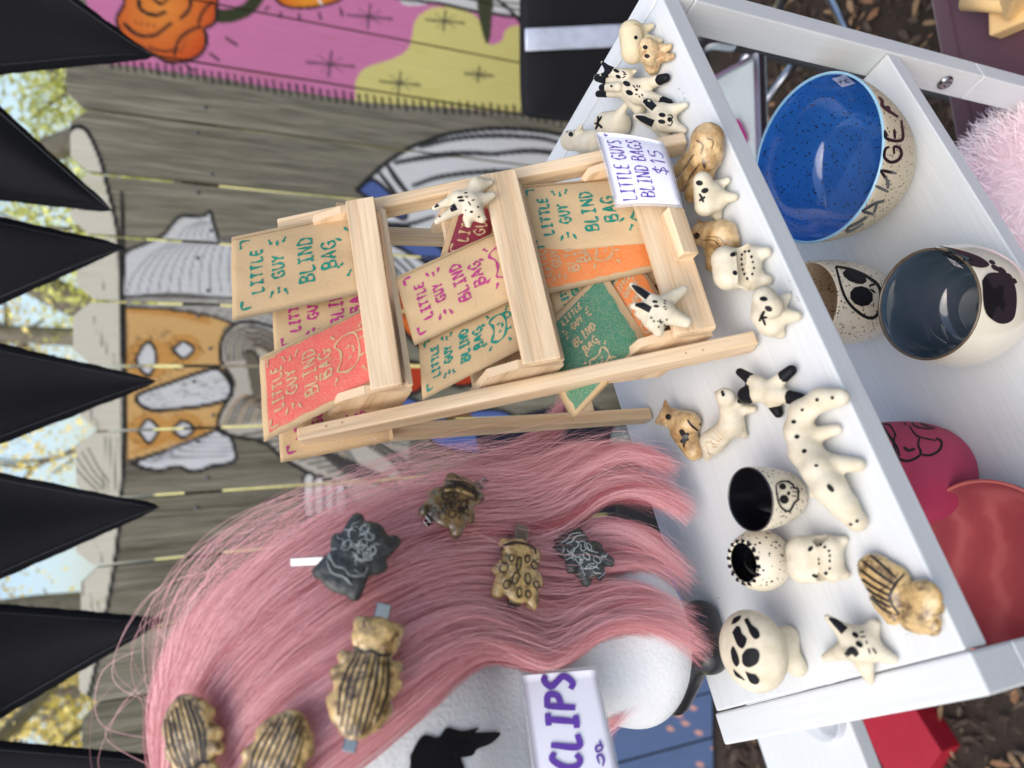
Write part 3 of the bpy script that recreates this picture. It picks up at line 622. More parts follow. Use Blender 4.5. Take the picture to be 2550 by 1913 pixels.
# ---- trees beyond the fence
def tree(name, label, base, H, lean, seed, leafm, dens):
    r = random.Random(seed); t = thing(name, label, 'tree', base, 'trees beyond the fence'); base = np.array(base, float); V, F = [], []; tips = []
    def limb(p, d, L_, rad, lev):
        nonlocal V, F
        n = 7; P = [p]; dd = unit(d)
        for i in range(n): dd = unit(dd + np.array([r.gauss(0, .12), r.gauss(0, .12), r.gauss(.04, .08)])); P.append(P[-1] + dd * L_ / n)
        a, f = tubeverts(P, np.linspace(rad, rad * .45, n + 1), 7); b = len(V); V += list(a); F += [[b + i for i in q] for q in f]
        if lev < 3:
            for k in range(5 if lev < 2 else 4):
                i = r.randint(2, n); limb(P[i], dd * .7 + np.array([r.gauss(0, .7), r.gauss(0, .7), r.gauss(.1, .4)]), L_ * r.uniform(.42, .66), rad * r.uniform(.35, .55), lev + 1)
        if lev >= 2: tips.extend(P[2:])
    limb(base, np.array([lean, 0, 1.0]), H * .55, H * .028, 0)
    mesh('trunk', V, F, m_bark, t)
    LV, LF = [], []
    for p in tips:
        for k in range(dens):
            c = p + np.array([r.gauss(0, .17), r.gauss(0, .17), r.gauss(0, .15)]); s = r.uniform(.018, .036); a = unit([r.gauss(0, 1), r.gauss(0, 1), r.gauss(0, 1)]); q = unit(np.cross(a, [r.gauss(0, 1), r.gauss(0, 1), r.gauss(0, 1) + .1])); b = len(LV)
            LV += [c - a * s, c + q * s * .55, c + a * s, c - q * s * .55]; LF.append([b, b + 1, b + 2, b + 3])
    mesh('crown', np.array(LV), np.array(LF), leafm, t, smooth=False)
tree('autumn_tree', 'yellow-leaved tree seen between the second and fifth black pennants', (.1, 7.2, 0), 7.0, .05, 3, m_leafy[0], 16)
tree('autumn_tree', 'greener thin tree nearest the roses on the fence', (2.6, 6.5, 0), 5.6, -.05, 5, m_leafy[1], 18)
tree('autumn_tree', 'yellow tree with dark forked limbs behind the hat brim', (-1.7, 6.0, 0), 6.2, .02, 9, m_leafy[0], 13)
tree('autumn_tree', 'nearly bare thin tree at the wig end of the fence', (-4.2, 8.5, 0), 7.0, .1, 12, m_leafy[0], 4)
# ---- bunting of black pennants
bunt = thing('pennant_bunting', 'black cloth bunting of long triangular pennants hanging across the top', 'bunting', aty(-260, 950, 1.2))
PEN = [((-260, -330), (380, 142), (-260, 202)), ((-260, 26), (280, 525), (-260, 458)), ((-260, 486), (312, 616), (-260, 872)), ((-260, 803), (392, 949), (-260, 1203)), ((-260, 1131), (399, 1262), (-260, 1556)), ((-260, 1496), (409, 1543), (-260, 1943)), ((-260, 1816), (420, 1888), (-260, 2300))]
for k, (a, tip, c) in enumerate(PEN):
    Yp = 1.2 + (.012 if k % 2 else 0); cl = lambda q: aty(q[0], q[1], Yp); A, T_, C_ = cl(a), cl(tip), cl(c); n = 26; V, F = [], []
    def sur(u, v):
        p = (A * (1 - v) + C_ * v) * (1 - u) + T_ * u
        return p + np.array([0, .018 * math.sin(3 * v * 2.2 + k * 1.7) * (1 - u) + .006 * math.sin(u * 6 + k) * math.sin(v * 3.1), 0])
    for side in (0, 1):
        for i in range(n + 1):
            for j in range(13): V.append(sur(i / n * .999, j / 12) + np.array([0, .0012 * side, 0]))
    h = (n + 1) * 13
    for i in range(n):
        for j in range(12):
            q = [i * 13 + j, i * 13 + j + 1, (i + 1) * 13 + j + 1, (i + 1) * 13 + j]; F.append(q); F.append([h + z for z in q[::-1]])
    for i in range(n):
        for j in (0, 12): F.append([i * 13 + j, (i + 1) * 13 + j, h + (i + 1) * 13 + j, h + i * 13 + j])
    F += [[n * 13 + j, n * 13 + j + 1, h + n * 13 + j + 1, h + n * 13 + j] for j in range(12)]
    pn = mesh('pennant', V, F, m_fabric, bunt)
    for v0 in (0.0, 1.0):
        hv, hf, tv, tf = [], [], [], []; wd = np.linalg.norm(A - C_)
        for i in range(n + 1):
            u = i / n * .985; e = sur(u, v0); ins = .011 / (wd * (1 - u) + .03); inner = sur(u, v0 + (ins if v0 == 0 else -ins)); m1 = sur(u, v0 + (ins * .8 if v0 == 0 else -ins * .8))
            f_ = random.uniform(0, .0022); ed = unit(e - inner)
            hv += [e + ed * (.002 + f_) + np.array([0, -.0016, 0]), inner + np.array([0, -.0022, 0]), e + ed * .002 + np.array([0, .002, 0])]; tv += [m1 + np.array([0, -.0032, -.0006]), m1 + np.array([0, -.0032, .0006])]
            if i: b = 3 * i; hf += [[b - 3, b, b + 1, b - 2], [b - 3, b - 1, b + 2, b]]; b = 2 * i; tf.append([b - 2, b, b + 1, b - 1])
        he = mesh('hem', hv, hf, m_hem, pn); mesh('stitching', tv, tf, m_thread, pn)
        fv, ff = [], []
        for i in range(260):
            u = random.uniform(.02, .97); e = sur(u, v0); e2 = sur(u, v0 + (.02 if v0 == 0 else -.02)); ed = unit(e - e2); sd_ = unit(T_ - (A if v0 == 0 else C_)); b = len(fv); L_ = random.uniform(.003, .0065)
            fv += [e - sd_ * .0006, e + sd_ * .0006, e + ed * L_ + sd_ * random.uniform(-.002, .002) + np.array([0, random.uniform(-.002, .002), 0])]; ff.append([b, b + 1, b + 2])
        mesh('fringe', fv, ff, m_hem, pn, smooth=False)
bar('header_tape', aty(-260, -420, 1.206), aty(-260, 2400, 1.206), (0, 0, 1), .03, .004, m_hem, bunt)
# ------------------------------------------------------------------ white tiered shelf
TOP = 1.35
UP = np.array([0, 0, 1.0])
FL = atz(2403, 1619, TOP); FR = atz(1653, 4, TOP); E1 = unit(FR - FL); E2 = np.array([-E1[1], E1[0], 0]); SLEN = .462; SDEP = .195
shelf = thing('tiered_shelf', 'white laminate tiered shelf unit carrying the pottery and clay figures', 'shelf', (FL[0], FL[1], 0))
def sp(a, b, z): return FL * [1, 1, 0] + E1 * a + E2 * b + UP * z
TH = .0085
LOW = 1.112
for nm, z in (('top_shelf', TOP), ('lower_shelf', LOW)):
    box(nm, sp(SLEN / 2, SDEP / 2, z - TH), E1, E2, UP, SLEN / 2, SDEP / 2, TH, m_white, shelf, .0012)
box('bottom_shelf', sp(SLEN / 2, SDEP / 2, .60), E1, E2, UP, SLEN / 2, SDEP / 2, TH, m_white, shelf, .0012)
BW = .0195
for a in (-BW / 2 - .0008, SLEN + BW / 2 + .0008):
    box('top_rail', sp(a, SDEP / 2, TOP - .015), E2, E1, UP, SDEP / 2 + .002, BW / 2, .0155, m_white, shelf, .0014)
    for b in (.0115, SDEP - .0115):
        for z0, z1 in ((0, .98), (.981, TOP - .031)):
            box('post', sp(a, b, (z0 + z1) / 2), UP, E1, E2, (z1 - z0) / 2, BW / 2, .0135, m_white, shelf, .0012)
# cross-head bolt on the inner face of the far front post
pb = sp(SLEN - .0005, .012, 1.02)
V, F = [], []
for r, h in ((0.0001, .0012), (.0028, .0012), (.0034, .0026), (.0058, .0026), (.0068, .0012), (.0072, 0)):
    for k in range(20): q = 2 * math.pi * k / 20; V.append(pb - E1 * h + (E2 * math.cos(q) + UP * math.sin(q)) * r)
for i in range(5):
    for k in range(20): F.append([i * 20 + k, i * 20 + (k + 1) % 20, (i + 1) * 20 + (k + 1) % 20, (i + 1) * 20 + k])
mesh('bolt', V, F, m_steel, shelf)
# ------------------------------------------------------------------ pine display stand with three trays
SA = atz(1876, 838, TOP); SB = atz(1708, 362, TOP); SW = unit(SB - SA); SBk = np.array([-SW[1], SW[0], 0]); WID = .150
def st(w, b, z): return SA + SW * w + SBk * b + UP * z
stand = thing('display_stand', 'unfinished pine ladder display stand with three trays of paper bags', 'stand', SA)
TOPB, TOPZ = .133, .253
FLD = unit(st(0, TOPB, TOPZ) - SA); FN = unit(np.cross(SW, FLD))     # up along the front legs, and their normal
if FN.dot(EYE - SA) < 0: FN = -FN
LEGS = []
for w in (-.004, WID):
    LEGS.append(bar('front_leg', st(w, -.001, .002), st(w, TOPB, TOPZ), SW, .0090, .0145, m_pine, stand, .0012))
    bar('back_leg', st(w + .002, .121, .001), st(w + .002, TOPB + .006, TOPZ - .006), SW, .0090, .0120, m_pine, stand, .0012)
bar('stretcher', st(-.002, .123, .055), st(WID, .123, .055), UP, .016, .007, m_pine, stand)
for x_, y_ in ((812, 1062), (852, 1053), (1750, 872), (1708, 880)): paint_spot('nail_hole', LEGS[0], x_, y_, 2.2, 2.0, 0, m_brownclay, stand, n=8)
TSH = [o for o in shelf.children if o.name.startswith('top_shelf')][0]
for x_, y_ in ((1702, 232), (1706, 246), (1692, 222), (1968, 700), (1972, 726), (1985, 741), (1990, 748), (1830, 1345), (2260, 1580), (1790, 1490)): paint_spot('scuff', TSH, x_, y_, random.uniform(1.2, 2.6), 1.0, random.uniform(0, 180), m_thread, shelf, n=8)
# trays: front board fitted to the measured edges, with sloped ends, floor and back board
TRAYS = []
for nm, tz, yf in (('top', .2085, .088), ('mid', .1265, .043), ('low', .041, .004)):
    w0, w1 = {'top': (.008, .1455), 'mid': (.003, .1425), 'low': (.004, .1405)}[nm]
    c0, c1 = st(w0, yf, tz), st(w1, yf, tz)
    bar('tray_front', c0, c1, UP + SBk * .45, {'top': .0190, 'mid': .0230, 'low': .0260}[nm], .0055, m_pine, stand, .0008)
    dep = .046 if nm != 'low' else .056
    bar('tray_floor', st(w0 + .003, yf + dep / 2 + .002, tz - .0155), st(w1 - .003, yf + dep / 2 + .002, tz - .0155), SBk, dep, .004, m_pine, stand, .0006)
    bar('tray_back', st(w0 + .003, yf + dep + .004, tz + .004), st(w1 - .003, yf + dep + .004, tz + .004), UP, .040, .004, m_pine, stand, .0006)
    for w in (w0 + .0028, w1 - .0028):
        Q = [(yf + .0035, tz - .0165), (yf + dep + .006, tz - .0165), (yf + dep + .018, tz + .027), (yf + .020, tz + .027), (yf + .0075, tz + .012)]
        V = [st(w + s, b, z) for s in (-.0028, .0028) for b, z in Q]; n = len(Q)
        o = mesh('tray_end', V, [list(range(n))[::-1], list(range(n, 2 * n))] + [[i, (i + 1) % n, n + (i + 1) % n, n + i] for i in range(n)], m_pine, stand, smooth=False)
        grain(o, np.array([[b * 1 + 3 * s, z, s * 9] for s in (0, 1) for b, z in Q]))
    TRAYS.append((yf, tz))
lt = TRAYS[2]
bar('prop_block', st(.052, lt[0] - .009, lt[1] - .004), st(.086, lt[0] - .009, lt[1] - .004), UP, .012, .010, m_pine, stand, .0006)
# ------------------------------------------------------------------ hand lettering: letters as pen strokes in a box 0..w by 0..1 (y up)
GL = {
 'L': (.55, [[(.05, 1), (.05, .02), (.52, .04)]]), 'I': (.5, [[(.02, .98), (.48, 1)], [(.25, .98), (.25, .02)], [(0, .02), (.5, 0)]]), 'T': (.6, [[(0, .97), (.6, 1)], [(.3, .97), (.28, 0)]]),
 'E': (.5, [[(.5, 1), (.1, .97), (.05, .5), (.06, .02), (.5, 0)], [(.06, .5), (.42, .52)]]), 'G': (.62, [[(.58, .85), (.3, 1), (.05, .7), (.05, .3), (.3, 0), (.58, .15), (.58, .45)], [(.34, .46), (.62, .46)]]),
 'U': (.55, [[(.03, 1), (.05, .3), (.27, 0), (.5, .3), (.52, 1)]]), 'Y': (.55, [[(0, 1), (.25, .52)], [(.55, 1), (.25, .5), (.2, 0)]]),
 'B': (.6, [[(.06, 1), (.05, 0)], [(.02, .98), (.45, .92), (.42, .6), (.08, .53)], [(.08, .53), (.56, .42), (.5, .06), (.02, .02)]]),
 'N': (.6, [[(.03, 0), (.05, 1)], [(.05, 1), (.55, .03)], [(.55, .03), (.57, 1)]]), 'D': (.6, [[(.05, 1), (.05, .02)], [(0, 1), (.45, .85), (.57, .5), (.42, .12), (0, 0)]]),
 'A': (.6, [[(0, 0), (.3, 1)], [(.3, 1), (.58, 0)], [(.12, .36), (.5, .36)]]), 'S': (.5, [[(.48, .88), (.25, 1), (.05, .78), (.25, .55), (.46, .3), (.25, 0), (0, .12)]]),
 'C': (.58, [[(.55, .88), (.3, 1), (.05, .6), (.1, .2), (.32, 0), (.57, .14)]]), 'P': (.55, [[(.06, 1), (.05, 0)], [(0, .98), (.45, .9), (.46, .6), (.06, .48)]]), 'R': (.6, [[(.06, 1), (.05, 0)], [(0, .98), (.45, .9), (.46, .6), (.06, .5)], [(.2, .5), (.58, 0)]]),
 '$': (.55, [[(.5, .82), (.25, .92), (.05, .72), (.28, .5), (.5, .28), (.28, .08), (.02, .2)], [(.28, 1.1), (.26, -.1)]]), '1': (.3, [[(.02, .78), (.18, 1), (.17, 0)]]), '5': (.5, [[(.46, 1), (.1, .97), (.07, .58), (.4, .6), (.48, .28), (.25, 0), (0, .1)]]),
 '+': (.5, [[(.25, .85), (.25, .2)], [(0, .5), (.5, .54)]]), '3': (.5, [[(.03, .9), (.3, 1), (.45, .78), (.18, .54), (.48, .3), (.25, 0), (0, .1)]]), '2': (.5, [[(.03, .8), (.25, 1), (.47, .75), (.02, .03), (.5, .03)]]),
}
def text_strokes(s, x, y, h, wide=1.0, space=.22, jit=.03):
    """pen strokes of a word; x, y = start of its base line, y up"""
    out = []
    for ch in s:
        if ch == ' ': x += .5 * h; continue
        w, g = GL[ch]
        for P in g: out.append([(x + px * h * wide + random.uniform(-jit, jit) * h, y + py * h + random.uniform(-jit, jit) * h) for px, py in P])
        x += (w * wide + space) * h
    return out
def word_len(s, h, wide=1.0, space=.22): return sum((.5 * h if c == ' ' else (GL[c][0] * wide + space) * h) for c in s) - space * h
DOODLE = [[(-.32, .32), (-.42, .05), (-.3, -.22), (.05, -.3), (.38, -.2), (.42, .12), (.3, .33), (.12, .2), (-.1, .2), (-.32, .32)], [(-.16, .0), (-.12, -.08)], [(.1, .04), (.14, -.06)], [(-.2, -.3), (-.2, -.48)], [(.16, -.3), (.2, -.5), (.36, -.42), (.4, -.2)], [(-.06, -.12), (.02, -.16), (.1, -.12)]]
def bag_strokes(w, h, full, vs=1.0):
    """strokes (in bag metres, origin top left, y down negative) for the printed face"""
    out = []; u = w if full else min(w, h / 1.78)
    def word(s, cy, hh, wide=1.0):
        l = word_len(s, hh, wide); return text_strokes(s, u / 2 - l / 2, -cy * vs - hh / 2, hh, wide)
    b = .10 * u
    out += [[(b, -b * 1.9), (b, -b), (b * 1.9, -b)], [(u - b * 1.9, -b), (u - b, -b), (u - b, -b * 1.9)]]
    out += word('LITTLE', .26 * u, .115 * u, 1.0); g = word('GUY', .48 * u, .125 * u, 1.0); out += g
    for sx in (-1, 1):
        for k in (-1, 0, 1): x0 = u / 2 + sx * (.25 + .03 * abs(k)) * u; y0 = -(.48 * vs + .06 * k) * u; out.append([(x0, y0), (x0 + sx * .07 * u, y0 - .03 * k * u)])
    out += word('BLIND', .77 * u, .15 * u, .95) + word('BAG', 1.01 * u, .15 * u, 1.0)
    cy = -1.38 * u * vs
    for P in DOODLE: out.append([(u / 2 + .52 * u * x, cy + .46 * u * y) for x, y in P])
    for a in (35, 60, 120, 145, 215, 325): r0, r1 = .29 * u, .37 * u; c, s = math.cos(math.radians(a)), math.sin(math.radians(a)); out.append([(u / 2 + r0 * c, cy + r0 * s * .9), (u / 2 + r1 * c, cy + r1 * s * .9)])
    return [[(x + (w - u) / 2, y) for x, y in P] for P in out]
def ribbon_mesh(name, S_, f, width, m, parent, lift=.0003):
    """strokes in a sheet's own coordinates laid on its surface f(x, y, lift)"""
    V, F = [], []
    for P in S_:
        P = np.asarray(P, float); P = spline(P, max(4, len(P) * 4)); T = np.gradient(P, axis=0); T /= np.linalg.norm(T, axis=1)[:, None] + 1e-9; N = np.stack([-T[:, 1], T[:, 0]], 1); k = len(P)
        for i in range(k):
            wv = width / 2 * (.8 + .35 * math.sin(i * .9 + P[0, 0] * 900))
            V += [f(*(P[i] + N[i] * wv), lift), f(*(P[i] - N[i] * wv), lift)]
            if i: b = len(V); F.append([b - 4, b - 2, b - 1, b - 3])
    return mesh(name, V, F, m, parent, smooth=False)
def bag(label, TL, TR, BR, plane, H=.098, style='text', inkm=None, puff=.004, fit=None):
    """small kraft envelope in a tray: its top edge and side follow the photograph on the given lean plane"""
    p0, n = plane; a, b, c = (atp(*q, p0, n) for q in (TL, TR, BR)); ux = b - a; Wd = np.linalg.norm(ux); ux = ux / Wd; dn = unit(c - b); nn = unit(np.cross(ux, -dn)); nn = nn if nn.dot(EYE - a) > 0 else -nn
    H = H or np.linalg.norm(c - b); zf = np.asarray(p0)[2] - .010; H = max(.03, min(H, (min(a[2], b[2]) - zf) / max(.2, -dn[2]))); sk = random.uniform(0, 6)
    def surf(x, y, lift=0.0, side=1):
        u, v = x / Wd, -y / H; e = max(0, min(1, u)) * (1 - max(0, min(1, u))) * 4; bulge = puff * (e ** .6) * (.25 + .9 * min(1, max(0, v)) ** .8) * (1 - max(0, v - .86) * 5)
        wr = .0007 * math.sin(9 * u + 5 * v + sk) * math.sin(7 * v + 3 * u + sk * 2) * e + .0007 * mnoise.noise(Vector((u * 2.6 + sk, v * 3.4, sk))) * e + .0009 * abs(mnoise.noise(Vector((u * 3 + sk * 2, v * 2 - u, 3)))) * v
        return a + ux * x + dn * (-y) + nn * (side * (bulge + wr + lift) if side > 0 else -(bulge * .8))
    t = thing('paper_bag', label, 'bag', a + ux * Wd / 2 + dn * H, 'kraft blind bags in the pine stand')
    nx, ny = 17, 25; V, F = [], []
    for s in (1, -1):
        for j in range(ny):
            for i in range(nx): V.append(surf(Wd * i / (nx - 1), -H * j / (ny - 1), .00015 if s > 0 else 0, s))
    for s in (0, 1):
        o_ = s * nx * ny
        for j in range(ny - 1):
            for i in range(nx - 1):
                q = [o_ + j * nx + i, o_ + j * nx + i + 1, o_ + (j + 1) * nx + i + 1, o_ + (j + 1) * nx + i]; F.append(q if s else q[::-1])
    hh = nx * ny
    for j in range(ny - 1):
        for i in (0, nx - 1): F.append([j * nx + i, (j + 1) * nx + i, hh + (j + 1) * nx + i, hh + j * nx + i])
    for i in range(nx - 1):
        for j in (0, ny - 1): F.append([j * nx + i, j * nx + i + 1, hh + j * nx + i + 1, hh + j * nx + i])
    mesh('envelope', V, F, m_kraft, t)
    # glued side seam folded over the edge
    SV, SF = [], []
    for j in range(ny):
        y = -H * j / (ny - 1); SV += [surf(Wd * .955, y, .0005), surf(Wd * 1.004, y, .0002)]
        if j: bq = len(SV); SF.append([bq - 4, bq - 2, bq - 1, bq - 3])
    mesh('side_fold', SV, SF, m_kraft, t)
    full = style == 'text' or fit is None; ls = [q for q in bag_strokes(Wd, H, full, .76 if style == 'print' and full else 1) if min(p[1] for p in q) > -H * .98]; PH = min(1.75 * Wd, H * .95)
    if style == 'text': ribbon_mesh('lettering', ls, surf, .0017, inkm, t, .0005)
    else:
        PV, PF = [], []; k = 15; mg = .07 * Wd
        for j in range(k):
            for i in range(k):
                x = mg + (Wd - 2 * mg) * i / (k - 1); y = -(mg + (PH - mg) * j / (k - 1)); jx = random.uniform(-.0006, .0006) if i in (0, k - 1) else 0; PV.append(surf(x + jx, y, .0005))
        for j in range(k - 1):
            for i in range(k - 1): PF.append([j * k + i, j * k + i + 1, (j + 1) * k + i + 1, (j + 1) * k + i])
        pr = mesh('block_print', PV, PF, inkm, t); ribbon_mesh('lettering', ls, surf, .0014, m_kraft, pr, .0009)
    return t
def lean(y0, z0, deg):
    s, c = math.sin(math.radians(deg)), math.cos(math.radians(deg)); n = -SBk * c + UP * s; return st(0, y0, z0), n
(ty, tz), (my, mz), (ly, lz) = TRAYS
bag('kraft bag with green lettering standing highest in the top tray', (579, 800), (577, 592), (833, 540), lean(ty + .014, tz, 22), .112, 'text', m_green)
bag('kraft bag with a red block print tilted in the top tray', (658, 1101), (647, 891), (893, 775), lean(ty + .011, tz, 24), .104, 'print', m_pred, .006)
bag('kraft bag with magenta lettering half hidden behind the red printed bag', (684, 885), (676, 705), (880, 670), lean(ty + .028, tz, 20), .102, 'text', m_mag)
bag('kraft bag with a magenta corner mark sticking out past the stand leg', (699, 1153), (687, 965), (880, 930), lean(ty + .034, tz, 20), .100, 'text', m_mag)
bag('kraft bag with magenta lettering slanting in the middle tray', (1032, 861), (984, 692), (1210, 590), lean(my + .013, mz, 26), .108, 'text', m_mag, .005)
bag('kraft bag with green lettering leaning low in the middle tray', (1052, 997), (1043, 850), (1238, 752), lean(my + .022, mz, 24), .104, 'text', m_green, .004)
bag('bag with a plain maroon print behind the rabbit in the middle tray', (1096, 640), (1150, 470), (1290, 500), lean(my + .030, mz, 20), .092, 'print', m_pmaroon, .003)
bag('bag with a maroon printed corner at the back of the top tray', (812, 640), (838, 505), (960, 520), lean(ty + .036, tz, 16), .06, 'print', m_pmaroon, .002)
bag('kraft bag with green lettering upright in the bottom tray beside the price card', (1320, 639), (1289, 464), (1502, 447), lean(ly + .014, lz, 30), .098, 'text', m_green, .007)
bag('kraft bag with an orange print behind the upright green one in the bottom tray', (1338, 738), (1304, 590), (1532, 542), lean(ly + .019, lz, 27), .10, 'print', m_porange, .005)
bag('kraft bag with green letters mostly hidden in the bottom tray', (1388, 802), (1354, 690), (1490, 640), lean(ly + .027, lz, 26), .09, 'text', m_green, .004)
bag('kraft bag with a large green block print turned aslant in the bottom tray', (1318, 853), (1498, 670), (1613, 851), lean(ly + .016, lz, 34), None, 'print', m_pgreen, .004, True)
bag('kraft bag with an orange print behind the rabbit in the bottom tray', (1498, 748), (1575, 634), (1660, 760), lean(ly + .020, lz, 34), .052, 'print', m_porange, .003, True)
bag('kraft bag with an orange corner behind the price card', (1468, 545), (1452, 425), (1560, 395), lean(ly + .028, lz, 26), .08, 'print', m_porange, .003)
# ------------------------------------------------------------------ price card on the stand
def card(name, label, cor, plane, m, bow, txt, film=True):
    P = [atp(*q, *plane) for q in cor]; c = sum(P) / 4; t = thing(name, label, 'sign', c); nn = plane[1] if plane[1].dot(EYE - c) > 0 else -plane[1]
    def surf(u, v, lift=0):
        return (P[0] * (1 - u) + P[1] * u) * (1 - v) + (P[3] * (1 - u) + P[2] * u) * v + nn * (bow * 4 * u * (1 - u) + bow * .6 * math.sin(v * 3) + lift)
    def slab(nm, u0, u1, v0, v1, th, lift, mm):
        n = 12; V = [surf(u0 + (u1 - u0) * i / n, v0 + (v1 - v0) * j / n, lift + s * th) for s in (1, 0) for j in range(n + 1) for i in range(n + 1)]; F = []; k = n + 1; h = k * k
        for j in range(n):
            for i in range(n):
                q = [j * k + i, j * k + i + 1, (j + 1) * k + i + 1, (j + 1) * k + i]; F += [q, [h + z for z in q[::-1]]]
        for i in range(n):
            for a, b in ((i, i + 1), (n * k + i, n * k + i + 1), (i * k, (i + 1) * k), (i * k + n, (i + 1) * k + n)): F.append([a, b, h + b, h + a])
        return mesh(nm, V, F, mm, t)
    slab('paper', .03, .97, .03, .97, .0006, 0, m)
    if film: slab('laminate_edge', 0, 1, 0, 1, .0003, -.0006, m_film)
    if txt: txt(t, surf)
    return t
def card_text(t, surf):
    S_ = []; 
    for s, x, y, h in (('LITTLE GUYS', .06, .22, .20), ('+', .90, .13, .11), ('BLIND BAGS', .09, .50, .20), ('$15', .40, .78, .20)):
        wsc = .80 / word_len('LITTLE GUYS', .20) if s[0] == 'L' else (.80 / word_len('BLIND BAGS', .20) if s[0] == 'B' else 1)
        for q in text_strokes(s, 0, 0, h, 1.0, .2, .02): S_.append([(x + a * wsc, y + .02 + h * .5 - b) for a, b in q])
    ribbon_mesh('lettering', S_, lambda x, y, l: surf(x, y, .0006 + l), .019, m_purple, t, .0003)
    # underline beneath the first words
cp = lean(ly - .016, lz - .004, 30)
card('price_card', 'laminated white card reading LITTLE GUYS + BLIND BAGS $15 on the stand', [(1531, 517), (1478, 327), (1653, 354), (1700, 519)], cp, m_paper, .004, card_text)
# ------------------------------------------------------------------ little clay figures
LG = 'little clay figures on the top shelf'
def Z(x, y, h=None): return atz(x, y, TOP + h)
def figure(name, label, cat, prims, m=None, k=.0028, tips=(), cuts=(), h=.0008, place=None, rough=.00022, group=LG, black=None, flat=1):
    """prims: chains of (px, py, height, radius); the figure becomes one smooth clay body resting on the shelf"""
    rest = place is None; place = place or (lambda x, y, z: atz(x, y, TOP + z)); PR = []
    for ch in prims:
        pts = [(place(x, y, max(z * .88, r * .70) if rest else z), r * ((.58 if q_ == len(ch) - 1 and len(ch) > 1 else .66) if r < .0065 else .72)) for q_, (x, y, z, r) in enumerate(ch)]
        if len(pts) == 1: PR.append((pts[0][0], pts[0][1], pts[0][0] + 1e-5, pts[0][1]))
        for (a, ra), (b, rb) in zip(pts, pts[1:]): PR.append((a, ra, b, rb))
    CU = []
    for ch in cuts:
        pts = [(place(x, y, z), r) for x, y, z, r in ch]
        for (a, ra), (b, rb) in zip(pts, pts[1:]): CU.append((a, ra, b, rb))
    lo, hi = bounds(PR); V, F = surfnet(field(PR, k, CU), lo, hi, h); V = relax(V, F, 1)
    if flat != 1: V[:, 2] = TOP + (V[:, 2] - TOP) * flat
    if rough:
        for i in range(len(V)):
            n = mnoise.noise(Vector(V[i] * 180)) + .5 * mnoise.noise(Vector(V[i] * 420)); V[i] += rough * n * unit(V[i] - (lo + hi) / 2)
    mi = np.zeros(len(F), int); C = V[F].mean(1)
    for (x, y, z, r) in tips: mi[np.linalg.norm(C - place(x, y, z), axis=1) < r * .82] = 1
    t = thing(name, label, cat, [(lo[0] + hi[0]) / 2, (lo[1] + hi[1]) / 2, lo[2]], group)
    b = mesh('body', V, F, [m or m_clay, black or m_blk], t, mi=mi)
    return t, b
def eyes(t, b, L, m=None):
    for e in L: paint_spot('eye', b, *e, m or m_blk, t)
def spots(t, b, L, m=None, nm='painted_spot'):
    for e in L: paint_spot(nm, b, *e, m or m_blk, t, n=10)
def marks(t, b, L, m=None, nm='painted_line'): paint_lines(nm, b, L, m or m_blk, t)
t, b = figure('clay_figure', 'round-headed cream clay creature with one dot eye at the far corner', 'figurine', [[(1572, 82, .020, .0125), (1577, 128, .018, .0125)], [(1590, 78, .013, .007), (1622, 66, .004, .004)], [(1596, 98, .010, .007), (1643, 103, .004, .004)], [(1588, 110, .006, .009)]], m_clay2)
eyes(t, b, [(1583, 94, 4.5, 5, 0)]); marks(t, b, [([(1579, 60), (1592, 66), (1600, 80), (1604, 100)], 2.5)], m_tan)
t, b = figure('clay_figure', 'rough tan clay creature with two square dark eyes at the far corner', 'figurine', [[(1612, 116, .016, .0085), (1616, 142, .015, .0085)], [(1628, 130, .010, .009), (1624, 165, .007, .0075)], [(1640, 122, .006, .005), (1666, 118, .004, .0042)], [(1645, 145, .006, .005), (1672, 141, .004, .0042)], [(1624, 165, .006, .006), (1627, 182, .003, .004)]], m_tan2, rough=.0009)
eyes(t, b, [(1607, 118, 6, 5.5, 10), (1611, 140, 6.5, 5, 10)])
t, b = figure('clay_figure', 'small cream creature with black horns behind the spread-out one', 'figurine', [[(1522, 180, .022, .0055), (1560, 190, .017, .007)], [(1516, 174, .024, .004), (1500, 156, .028, .0022)], [(1512, 186, .024, .003), (1496, 186, .026, .002)], [(1560, 184, .015, .005), (1583, 177, .012, .0024)], [(1545, 195, .008, .008)]], m_clay, tips=[(1506, 164, .026, .0085), (1500, 186, .025, .006)], k=.003)
eyes(t, b, [(1535, 177, 8, 4, 25), (1540, 191, 7, 4, 25)]); marks(t, b, [([(1550, 178), (1558, 184)], 3), ([(1552, 186), (1560, 186)], 3), ([(1550, 194), (1558, 190)], 3)])
t, b = figure('clay_figure', 'slim cream creature with a black muzzle between two black ears', 'figurine', [[(1500, 218, .026, .0042), (1540, 217, .024, .0062)], [(1540, 218, .012, .007)]], m_clay, tips=[(1494, 218, .026, .0062)], k=.003)
eyes(t, b, [(1523, 215, 3.2, 3, 0)])
t, b = figure('clay_figure', 'spread-out cream clay creature with black-tipped ears and feet', 'figurine', [[(1560, 214, .014, .011), (1590, 232, .012, .011)], [(1550, 205, .017, .007), (1488, 194, .021, .0052)], [(1550, 230, .017, .006), (1490, 234, .021, .0045)], [(1595, 215, .010, .008), (1658, 194, .005, .0055)], [(1600, 240, .010, .008), (1666, 257, .005, .005)], [(1575, 240, .010, .010), (1592, 272, .006, .0065)]], m_clay, tips=[(1494, 194, .021, .0105), (1494, 234, .021, .0088), (1656, 194, .006, .0095), (1664, 256, .005, .0088)])
